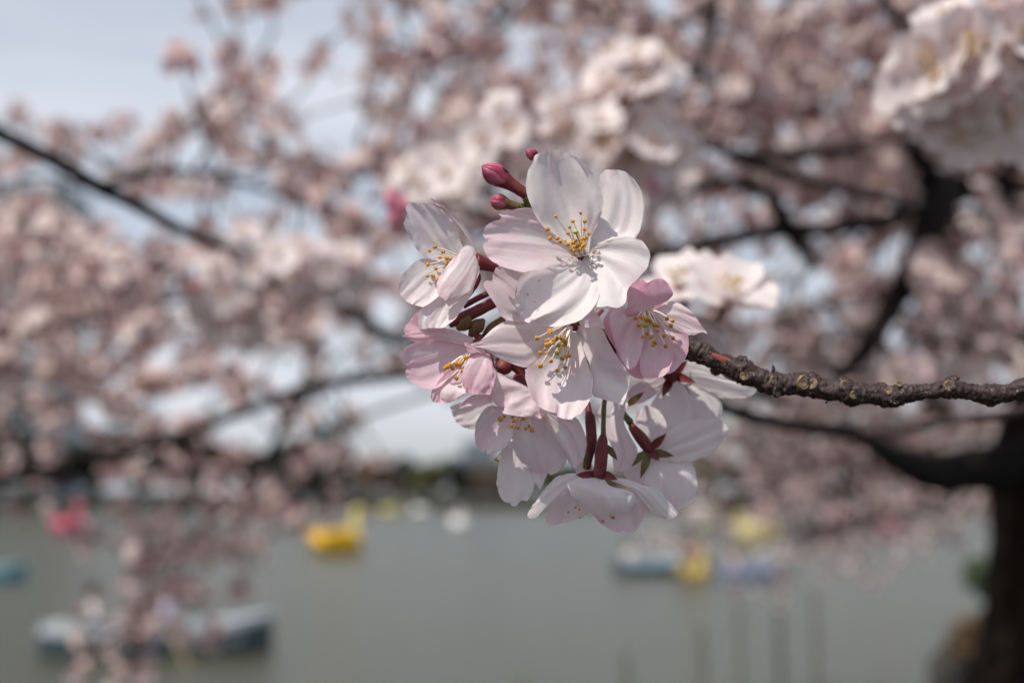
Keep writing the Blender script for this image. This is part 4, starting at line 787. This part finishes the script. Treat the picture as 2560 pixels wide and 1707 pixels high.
tower(-112, -78.5, 262, 55, 18, 17, 8, 'tall grey blue apartment block across the lake at the left edge')
tower(-37, -28, 262, 10.5, 9, 3, 4, 'dark blue house on the far shore left of the open sky', simple('dark_render', (.08, .085, .1), .8))
tower(-10, -1, 258, 7.4, 8, 2, 4, 'low brown house on the far shore behind the cluster', simple('brown_render', (.2, .13, .09), .8))

# trees of the far shore and a few evergreens
def leaf_cloud(mb, c, rx, rz, n, sz, m=0, lobes=7, seed=0):
    r = np.random.default_rng(seed); L_ = [(r.normal(0, .45, 3) * (rx, rx, rz), r.uniform(.35, .65)) for _ in range(lobes)]
    for i in range(n):
        lc, lr = L_[r.integers(lobes)]; d = r.normal(0, 1, 3); d /= np.linalg.norm(d); p = np.array(c) + lc + d * (rx, rx, rz) * lr * r.uniform(.55, 1)
        a = r.normal(0, 1, 3); a /= np.linalg.norm(a); b = np.cross(a, r.normal(0, 1, 3)); b /= np.linalg.norm(b); s = sz * r.uniform(.6, 1.4)
        mb.add([p - a * s, p + b * s * .6, p + a * s, p - b * s * .6], [(0, 1, 2, 3)], m)
FM = {'bare brown': simple('bare_crown', (.13, .085, .06), .9, .3, 1), 'olive green': simple('olive_crown', (.085, .09, .02), .8, .35, 1), 'dark evergreen': simple('dark_crown', (.02, .026, .014), .8, .35, 1),
      'pink blossoming': simple('pink_crown', (.42, .29, .27), .8, .2, 1)}
FT = {}
for i, (k, m) in enumerate(FM.items()):
    c_ = MB(); leaf_cloud(c_, (0, 0, 4.2), 3.2, 2.4, 900, .45, seed=i); t_ = MB(); tube(t_, [(0, 0, -.5), (.1, 0, 1.5), (0, .2, 3.4)], [.32, .25, .12], 8)
    for a in range(4): tube(t_, [(0, 0, 1.6), (math.cos(a * 1.6) * 1, math.sin(a * 1.6) * 1, 3), (math.cos(a * 1.6) * 1.8, math.sin(a * 1.6) * 1.8, 4.4)], [.14, .1, .04], 6)
    FT[k] = (c_.mesh('crown', [m], smooth=False), t_.mesh('trunk', [M_TRUNK]))
kinds = list(FM); pk = {'bare brown': 0, 'olive green': 0, 'dark evergreen': 0, 'pink blossoming': 0}
SHN = [(-200, 'behind the far left blossoms'), (-75, 'in front of the tall apartment block'), (-60, 'right of the apartment block, above the pink boat'), (-45, 'behind the hanging spray'), (-30, 'by the dark blue house'), (-21, 'right of the dark blue house, behind the yellow duck'), (-9, 'under the left end of the open sky'),
       (0, 'under the open patch of sky'), (10, 'by the low brown house'), (20, 'right below the blossom cluster'), (40, 'behind the lemon yellow boat'), (60, 'behind the blossoming tree on the right bank'), (200, 'near the dark trunk')]
USED = set()
def shore_label(i, x, s_, kd):
    l_ = ('taller ' if s_ > 1.12 else 'low ' if s_ < .75 else '') + f'far {kd} tree ' + [t_ for q, t_ in SHN if q <= x][-1]
    if l_ in USED: l_ = ('frontmost ', 'middle row ', 'rearmost ')[i % 3] + l_
    USED.add(l_); return l_
PLAN = [(-84, 1.6, 2), (-77, 1.7, 2), (-72, 1.3, 0), (-66, 1.6, 2), (-60, 1.7, 2), (-54, 1.5, 0), (-49, 1.6, 2), (-43, 1.3, 3), (-39, 1.4, 2), (-34, 1.2, 2), (-31, .95, 0), (-26, 1.15, 2), (-22, 1.0, 0), (-19, 1.05, 2), (-16, .95, 1), (-12.5, 1.0, 1), (-9.5, 1.0, 2), (-6, .9, 0), (-2, .95, 0), (2, .95, 2), (6, 1.0, 1), (9, .9, 2), (12, .95, 1), (16, .9, 1),
        (21, 1.0, 0), (26, 1.1, 1), (31, 1.2, 1), (36, 1.1, 2), (42, 1.2, 3), (49, 1.3, 3), (56, 1.3, 0), (63, 1.2, 3), (70, 1.3, 3), (78, 1.2, 2), (86, 1.3, 3), (-92, 1.1, 0), (-100, 1.2, 2)]
for i, (x, s_, k) in enumerate(PLAN):
    kd = kinds[k]; t = empty('shore_tree', (x, FAR + 4 + (i % 3) * 5, .4), label=shore_label(i, x, s_, kd), cat='tree', group=f'far {kd} trees across the lake')
    for nm, me in zip(('crown', 'trunk'), FT[kd]):
        o = bpy.data.objects.new(nm, me); COL.objects.link(o); o.parent = t; o.scale = (s_ * 1.15, s_ * 1.1, s_); o.rotation_euler.z = i * 1.3

# blossoming tree on the right bank, in the middle distance, spreading over the water
MID = empty('cherry_tree', P(2600, 1400, 17), label='blossoming cherry tree on the right bank spreading low over the lake in the middle distance', cat='tree')
tube(MB(), [P(2620, 1620, 17), P(2580, 1400, 17), P(2500, 1250, 17), P(2400, 1150, 17)], [.32, .27, .22, .16], 14, 0, 30).build('trunk', M_TRUNK, MID)
limbs = []
for pts in ([(2500, 1250, 17, .15), (2300, 1180, 16.5, .1), (2100, 1160, 16, .07), (1900, 1170, 15.5, .04)], [(2450, 1200, 17, .12), (2300, 1260, 16, .08), (2150, 1300, 15.5, .05), (2000, 1330, 15, .03)],
            [(2400, 1150, 17, .14), (2200, 1080, 17.5, .09), (2000, 1060, 18, .06), (1830, 1120, 18, .03)], [(2300, 1180, 16.5, .07), (2050, 1230, 16, .05), (1850, 1260, 16, .03), (1700, 1240, 16, .02)], [(2450, 1200, 17, .12), (2600, 1050, 17.5, .1), (2800, 1000, 18, .06)]):
    w = [P(x, y, d) for x, y, d, r in pts]; tube(MB(), w, [r for *_, r in pts], 8, 0, 20).build('limb', M_TRUNK, MID); limbs.append(cr([list(p) for p in w], 24))
LB = np.concatenate(limbs); insts = []; twm = MB()
r_ = np.random.default_rng(3); base_t = TM[1]
for k in range(520):
    b = LB[r_.integers(len(LB))]; p = b + r_.normal(0, 1, 3) * (.42, .6, .30) + (0, 0, -.05); tube(twm, [b, (b + p) / 2 + (0, 0, .08), p], [.012, .009, .006], 3, 0, cap=False)
    for q in range(7):
        o_ = p + r_.normal(0, .06, 3); d = r_.normal(0, 1, 3); d[1] -= .3
        insts.append((TM[r_.integers(6)], aim(Vector(d)) * 1.9, o_, r_.uniform(0, .45)))
twm.build('twigs', M_BOUGH, MID, kind='stuff'); merged('blossom_mass', insts, MID, MASSM, kind='stuff')

# plants on the bank at the right
M_LEAF = simple('shrub_leaf', (.04, .075, .018), .6, .4, 6); M_LEAFO = simple('orange_leaf', (.17, .10, .04), .7, .3, 6); M_STEMS = simple('shrub_stem', (.07, .045, .03), .8)
def shrub(x, y, s, m, label):
    b = Vector((x, y, bank_h(x, y) - .02)); t = empty('shrub', b, label=label, cat='shrub'); mb = MB(); leaf_cloud(mb, b + Vector((0, 0, .28 * s)), .34 * s, .26 * s, 700, .035 * s, seed=int(x * 10)); mb.build('foliage', m, t, smooth=False)
    mb = MB()
    for k in range(6): a = k * 1.05; tube(mb, [b, b + Vector((math.cos(a) * .12 * s, math.sin(a) * .12 * s, .25 * s)), b + Vector((math.cos(a) * .22 * s, math.sin(a) * .22 * s, .42 * s))], [.012, .009, .004], 5)
    mb.build('stem', M_STEMS, t)
shrub(5.75, 19.6, 1.0, M_LEAFO, 'orange leaved shrub on the muddy bank left of the dark trunk')
shrub(6.5, 20.5, 1.5, M_LEAF, 'dark green shrub beside the orange one on the bank')
shrub(5.6, 16.2, 1.3, M_LEAF, 'low green shrub at the foot of the bank in the bottom right corner')

# wooden stakes standing in the water
M_POST = simple('stake_wood', (.13, .13, .105), .9, .3, 6, .5)
for (x, yt, y, r, lab) in [(1437 + 126, 1612, 11.5, .026, 'thin wooden stake in the lake, farthest left of the row'), (1751, 1552, 13, .034, 'thickest dark wooden stake of the row in the lake'), (1846, 1500, 15, .026, 'wooden stake in the lake just right of the thickest one'),
                           (1945, 1462, 17, .028, 'pale tall wooden stake in the lake between its neighbours'), (2035, 1470, 20, .030, 'wooden stake in the lake nearest the bank'), (1300, 1682, 10.5, .03, 'stub of a wooden stake in the lake at the bottom edge')]:
    t = P(x, yt, y); b = Vector((t.x + .03, t.y, -.5)); mb = tube(MB(), [b, (b + t) / 2, t - Vector((0, 0, .03)), t], [r * 1.05, r, r * .95, r * .7], 10, 0, 14, True, lambda i, a, rr, c: rr * (1 + .08 * noise.noise(Vector((c[2] * 4, a, c[0])))))
    mb.build('wooden_stake', M_POST, label=lab, cat='stake', group='wooden stakes standing in the lake')

# ------------------------------------------------------------------ people (seated) and boats
M_SKIN = simple('skin', (.45, .27, .2), .55, .08); M_HAIR = simple('hair', (.015, .012, .01), .5); SHIRT = {}
def cloth(name, c): 
    if name not in SHIRT: SHIRT[name] = simple('cloth_' + name, c, .85, .1)
    return SHIRT[name]
def skin_mesh(name, verts, edges, rad, m, par, mats4, root=0, lv=1):
    me = bpy.data.meshes.new(name); me.from_pydata(verts, edges, []); o = bpy.data.objects.new(name, me); COL.objects.link(o); me.materials.append(m)
    sk = o.modifiers.new('s', 'SKIN'); su = o.modifiers.new('u', 'SUBSURF'); su.levels = lv; su.render_levels = lv
    layer = me.skin_vertices[0] if len(me.skin_vertices) else None
    if layer:
        for i, r in enumerate(rad): layer.data[i].radius = (r, r * .85) if isinstance(r, float) else r
        layer.data[root].use_root = True
    sk.use_smooth_shade = True; o.parent = par; o.matrix_basis = mats4; return o
def add_skin(o): pass
def person(base, yaw, shirt, label, hair_long=False, lean=0.0, trousers=(.03, .035, .06), rowing=False):
    "seated person, base = point of the seat under the hips"
    t = empty('person', base, label=label, cat='person'); M4 = Matrix.Rotation(yaw, 4, 'Z') @ Matrix.Rotation(lean, 4, 'X')
    fx = -.42 if rowing else -.30; hz = .30 if rowing else .12
    V = [(0, 0, .09), (0, .01, .28), (0, 0, .48), (0, -.01, .57), (0, -.02, .65), (0, -.03, .76),
         (.10, 0, .08), (.13, -.42, .12), (.13, -.52, -.30), (.13, -.66, -.34), (-.10, 0, .08), (-.13, -.42, .12), (-.13, -.52, -.30), (-.13, -.66, -.34),
         (.19, 0, .50), (.25, -.04, .26), (.17, fx, hz + .08), (.13, fx - .07, hz + .07), (-.19, 0, .50), (-.25, -.04, .26), (-.17, fx, hz + .08), (-.13, fx - .07, hz + .07)]
    E = [(0, 1), (1, 2), (2, 3), (3, 4), (4, 5), (0, 6), (6, 7), (7, 8), (8, 9), (0, 10), (10, 11), (11, 12), (12, 13), (2, 14), (14, 15), (15, 16), (16, 17), (2, 18), (18, 19), (19, 20), (20, 21)]
    Rr = [(.15, .11), (.14, .10), (.15, .10), .055, .085, .075, .10, .075, .055, .045, .10, .075, .055, .045, .065, .05, .038, .035, .065, .05, .038, .035]
    skin_mesh('body', V, E, Rr, M_SKIN, t, M4)
    sv = [0, 1, 2, 14, 15, 16, 18, 19, 20]; mp_ = {q: i for i, q in enumerate(sv)}
    skin_mesh('shirt', [V[i] for i in sv], [(mp_[a], mp_[b]) for a, b in E if a in mp_ and b in mp_], [(.17, .13), (.16, .125), (.165, .115), .085, .07, .05, .085, .07, .05], cloth('%03d' % int(sum(shirt) * 300), shirt), t, M4)
    pv = [0, 6, 7, 8, 10, 11, 12]; mp_ = {q: i for i, q in enumerate(pv)}
    skin_mesh('trousers', [V[i] for i in pv], [(mp_[a], mp_[b]) for a, b in E if a in mp_ and b in mp_], [(.165, .13), .118, .095, .075, .118, .095, .075], cloth('trousers', trousers), t, M4)
    mb = MB(); hc = M4.to_3x3() @ Vector((0, .015, .755)); ball(mb, Vector(base) + hc, .112, 0, 14, 9, (.92, 1.0, 1.02), lump=.1)
    if hair_long: ball(mb, Vector(base) + M4.to_3x3() @ Vector((0, .07, .62)), .1, 0, 12, 8, (.9, .6, 1.4))
    mb.build('hair', M_HAIR, t); return t
def hull(par, L_, Wd, Ht, rot, base, m_out, m_in, rake=.35, name='hull', sheer=.18):
    "open boat hull along local x, bow at +x: outer skin, inner skin and rim"
    n = 20; V = []; F_ = []
    def sec(u, inset, top):
        w = Wd / 2 * (1 - abs(2 * u - 1) ** 3.2 * (.95 if u > .5 else .35)) - inset; w = max(w, .02); x = (u - .5) * L_ * (1 if inset == 0 else .965); zt_ = Ht * (1 + sheer * 4 * (u - .45) ** 2 * (2.2 if u > .5 else 1)); zb_ = -.12 + (inset * 1.2) + rake * max(0, u - .75) ** 2 * 4 * Ht
        return [(x, w * s, z) for k, (s, z) in enumerate([(-1, zt_), (-.985, zt_ - .12), (-.90, zb_ + .10), (0, zb_), (.90, zb_ + .10), (.985, zt_ - .12), (1, zt_)])]
    for inset in (0, .05):
        for i in range(n + 1): V += sec(i / n, inset, 0)
    NS = 7
    for q in (0, 1):
        o = q * NS * (n + 1)
        for i in range(n):
            for k in range(NS - 1): F_.append((o + i * NS + k, o + (i + 1) * NS + k, o + (i + 1) * NS + k + 1, o + i * NS + k + 1))
    off = NS * (n + 1)
    M_ = [1 if k in (0, NS - 2) else 0 for i in range(n) for k in range(NS - 1)] + [1] * ((NS - 1) * n)
    for i in range(n):
        for k in (0, NS - 1): F_.append((i * NS + k, (i + 1) * NS + k, off + (i + 1) * NS + k, off + i * NS + k)); M_.append(1)
    for e in (0, n):
        for k in range(NS - 1): F_.append((e * NS + k, e * NS + k + 1, off + e * NS + k + 1, off + e * NS + k)); M_.append(1)
    F_.append(tuple(range(NS))); M_.append(0); F_.append(tuple(n * NS + k for k in range(NS))); M_.append(0)
    R3 = Matrix.Rotation(rot, 3, 'Z'); Vw = [Vector(base) + R3 @ Vector(v) for v in V]; mb = MB(); mb.add(Vw, F_, 0); mb.m = M_; o_ = mb.build(name, [m_out, m_in], par, smooth=False)
    return R3
M_BHULL = simple('boat_hull_blue_shadowed', (.05, .075, .09), .4, .1); M_BIN = simple('boat_inside_pale', (.50, .56, .60), .5, .08); M_OAR = simple('oar_wood', (.35, .24, .13), .6); M_SEAT = simple('boat_seat', (.30, .33, .34), .6)  # hull blue is darkened to carry the side's shadow and water reflection
def rowboat(x, yb, L_, Wd, Ht, rot, label, mo=None, mi=None, seats=(-.28, .05, .32), oars=True):
    b = on_water(x, yb); t = empty('rowing_boat', b, label=label, cat='boat'); R3 = hull(t, L_, Wd, Ht, rot, b, mo or M_BHULL, mi or M_BIN)
    for s in seats:
        mb = MB(); box(mb, (s * L_ - .12, -Wd * .40, Ht * .55), (s * L_ + .12, Wd * .40, Ht * .55 + .04), 0, R3, b); mb.build('seat', M_SEAT, t, smooth=False)
    if oars:
        for sd in (-1, 1):
            q = [b + R3 @ Vector(v) for v in ((-.05 * L_, sd * .12, Ht + .25), (.02 * L_, sd * Wd * .5, Ht + .06), (.10 * L_, sd * (Wd * .5 + 1.0), .06), (.11 * L_, sd * (Wd * .5 + 1.15), -.02))]
            mb = tube(MB(), q, [.022, .022, .02, .05], 8, 0, 12); mb.build('oar', M_OAR, t)
    return t, b, R3
t, b, R3 = rowboat(395, 1632, 3.55, 1.25, .42, R(14), 'grey blue rowing boat with a pale rim lying lower left behind hanging blossom sprays')
person(b + R3 @ Vector((-1.0, 0, .26)), R(14 + 90), (.74, .74, .76), 'dark haired person in a white shirt seated in the stern of the rowing boat', rowing=True)
person(b + R3 @ Vector((.12, .05, .26)), R(14 - 90), (.42, .40, .60), 'person in a lilac top seated amidships in the rowing boat', True)
M_BAGW = simple('bag_cloth', (.42, .43, .40), .8); mb = MB(); ball(mb, b + R3 @ Vector((-1.46, 0, .42)), .15, 0, 14, 9, (1, 1.1, .8), lump=.4); mb.build('bag', M_BAGW, label='pale bag lying in the very stern of the rowing boat', cat='bag')
t, b, R3 = rowboat(1640, 1434, 2.6, 1.2, .40, R(24), 'light blue rowing boat among the group of small boats right of the centre', M_BHULL, simple('boat_inside_sky', (.36, .58, .70), .5))
person(b + R3 @ Vector((-.95, 0, .24)), R(24 + 90), (.80, .72, .68), 'person in a cream white coat at the left end of the light blue boat', True, trousers=(.5, .5, .5))
t, b, R3 = rowboat(1880, 1447, 1.9, 1.0, .36, R(15), 'small slate blue rowing boat at the right end of the boat group', simple('boat_hull_slate', (.16, .20, .30), .4), simple('boat_inside_slate', (.34, .40, .55), .5), (-.2, .2), False)
person(b + R3 @ Vector((-.55, 0, .2)), R(200), (.70, .55, .55), 'person in a pale pink top seated in the slate blue boat', True, trousers=(.45, .32, .30))
t, b, R3 = rowboat(-45, 1452, 2.4, 1.1, .40, R(10), 'teal rowing boat cut off by the left edge of the picture', simple('boat_hull_teal', (.04, .20, .25), .4), simple('boat_inside_teal', (.4, .55, .56), .5))

def ellipsoid_loft(mb, secs, R3, b, m=0, seg=16):
    "secs: (x, z, half width, half height) along local x"
    a = cr(secs, 26); V = []
    for x, z, w_, h in a:
        for k in range(seg): an = 2 * math.pi * k / seg; V.append(b + R3 @ Vector((x, w_ * math.cos(an), z + h * math.sin(an))))
    n = len(a); f = [(i * seg + k, i * seg + (k + 1) % seg, (i + 1) * seg + (k + 1) % seg, (i + 1) * seg + k) for i in range(n - 1) for k in range(seg)] + [tuple(range(seg)), tuple((n - 1) * seg + k for k in range(seg))]
    mb.add(V, f, m)
M_BEAK = simple('beak_orange', (.75, .22, .03), .4, .05); M_EYE = simple('eye_black', (.01, .01, .01), .3); M_DECK = simple('deck_dark', (.05, .05, .05), .7)
def bird_boat(x, yb, s, rot, body, neck, label, rider=None, head=True):
    "pedal boat shaped like a duck or swan, bow (head) at +x"
    b = on_water(x, yb); t = empty('pedal_boat', b, label=label, cat='pedal boat', group='bird shaped pedal boats on the lake'); R3 = Matrix.Rotation(rot, 3, 'Z') @ Matrix.Scale(s, 3)
    mb = MB(); ellipsoid_loft(mb, [(-1.3, .62, .05, .05), (-1.15, .48, .35, .24), (-.7, .40, .66, .46), (0, .42, .78, .64), (.6, .40, .68, .56), (1.0, .32, .42, .34), (1.2, .38, .08, .08)], R3, b); mb.build('hull', body, t)
    mb = MB(); ball(mb, b + R3 @ Vector((-.15, 0, .92)), .46 * s, 0, 14, 8, (1.2, 1.1, .35), Matrix.Rotation(rot, 3, 'Z')); mb.build('cockpit', M_DECK, t)
    for sd in (-1, 1):
        mb = MB(); ellipsoid_loft(mb, [(-1.15, .75, .03, .03), (-.8, .66, .10, .24), (-.2, .66, .13, .36), (.3, .62, .11, .32), (.55, .46, .02, .05)], R3, b + R3 @ Vector((0, sd * .66, 0))); mb.build('wing', body, t)
    mb = MB(); tube(mb, [b + R3 @ Vector(v) for v in ((.72, 0, .45), (.92, 0, .85), (.86, 0, 1.25), (.92, 0, 1.55))], [.30 * s, .20 * s, .15 * s, .17 * s], 14, 0, 16); mb.build('neck', neck, t)
    mb = MB(); ball(mb, b + R3 @ Vector((.98, 0, 1.66)), .25 * s, 0, 16, 10, (1.15, .85, .9), Matrix.Rotation(rot, 3, 'Z')); h = mb.build('head', neck, t)
    mb = MB(); tube(mb, [b + R3 @ Vector(v) for v in ((1.18, 0, 1.66), (1.34, 0, 1.62), (1.48, 0, 1.60))], [.11 * s, .10 * s, .05 * s], 10, 0, 8); mb.build('beak', M_BEAK, h)
    for sd in (-1, 1): mb = MB(); ball(mb, b + R3 @ Vector((1.12, sd * .17, 1.74)), .045 * s, 0, 8, 5); mb.build('eye', M_EYE, h)
    for sd in (-1, 1):
        if rider: person(b + R3 @ Vector((-.25, sd * .26, .80)), rot + R(90), rider[0 if sd < 0 else 1], label_r(label, sd))
    return t
def label_r(l, sd): return ('nearer' if sd < 0 else 'farther') + ' rider seated in the ' + ' '.join(l.split()[:3]) + ' boat'
PY = simple('paint_yellow', (.80, .47, .02), .35, .05); PPY = simple('paint_pale_yellow', (.72, .62, .20), .4, .05); PW = simple('paint_white', (.82, .82, .80), .35, .04); PP = simple('paint_pink', (.78, .16, .25), .4, .05); PG = simple('paint_pale_green', (.50, .58, .42), .4, .05)
bird_boat(843, 1380, 1.0, R(38), PY, PPY, 'bright yellow duck pedal boat with its head to the right in open water')
bird_boat(1148, 1318, .78, R(-80), PW, PW, 'plain white swan pedal boat left of the hanging blossoms, facing the viewer')
bird_boat(172, 1332, 1.0, R(70), PP, PP, 'pink pedal boat far off at the left under the blossoms')
bird_boat(730, 1290, .75, R(160), PP, PP, 'small distant pink pedal boat left of the yellow duck')
bird_boat(975, 1287, .9, R(20), PPY, PG, 'faint pale yellow pedal boat far behind the yellow duck')
bird_boat(1050, 1284, .8, R(190), PW, PG, 'faint distant pale pedal boat between the yellow duck and the white swan')
bird_boat(1737, 1446, .5, R(-70), simple('paint_amber', (.52, .36, .08), .5), PPY, 'small amber yellow pedal boat facing us in the boat group', ((.10, .04, .03), (.16, .09, .05)))
bird_boat(1888, 1349, 1.0, R(155), PPY, PPY, 'lemon yellow pedal boat on the right half of the lake')
bird_boat(1772, 1334, .9, R(40), PG, PPY, 'pale greenish yellow pedal boat just left of the lemon yellow one')
bird_boat(1748, 1290, 1.2, R(10), PW, PG, 'distant white and green pedal boat below the hanging blossoms')
bird_boat(1908, 1282, 1.0, R(-20), PP, PP, 'distant pink pedal boat behind the lemon yellow one')
bird_boat(1800, 1280, .9, R(60), PP, PP, 'small distant pink pedal boat beside the white and green one')
bird_boat(2222, 1335, .85, R(110), PP, PP, 'bright pink pedal boat near the right bank')
bird_boat(2065, 1345, .8, R(10), simple('paint_rose', (.55, .25, .24), .5), PP, 'dull rose pedal boat under the blossoms of the right bank')
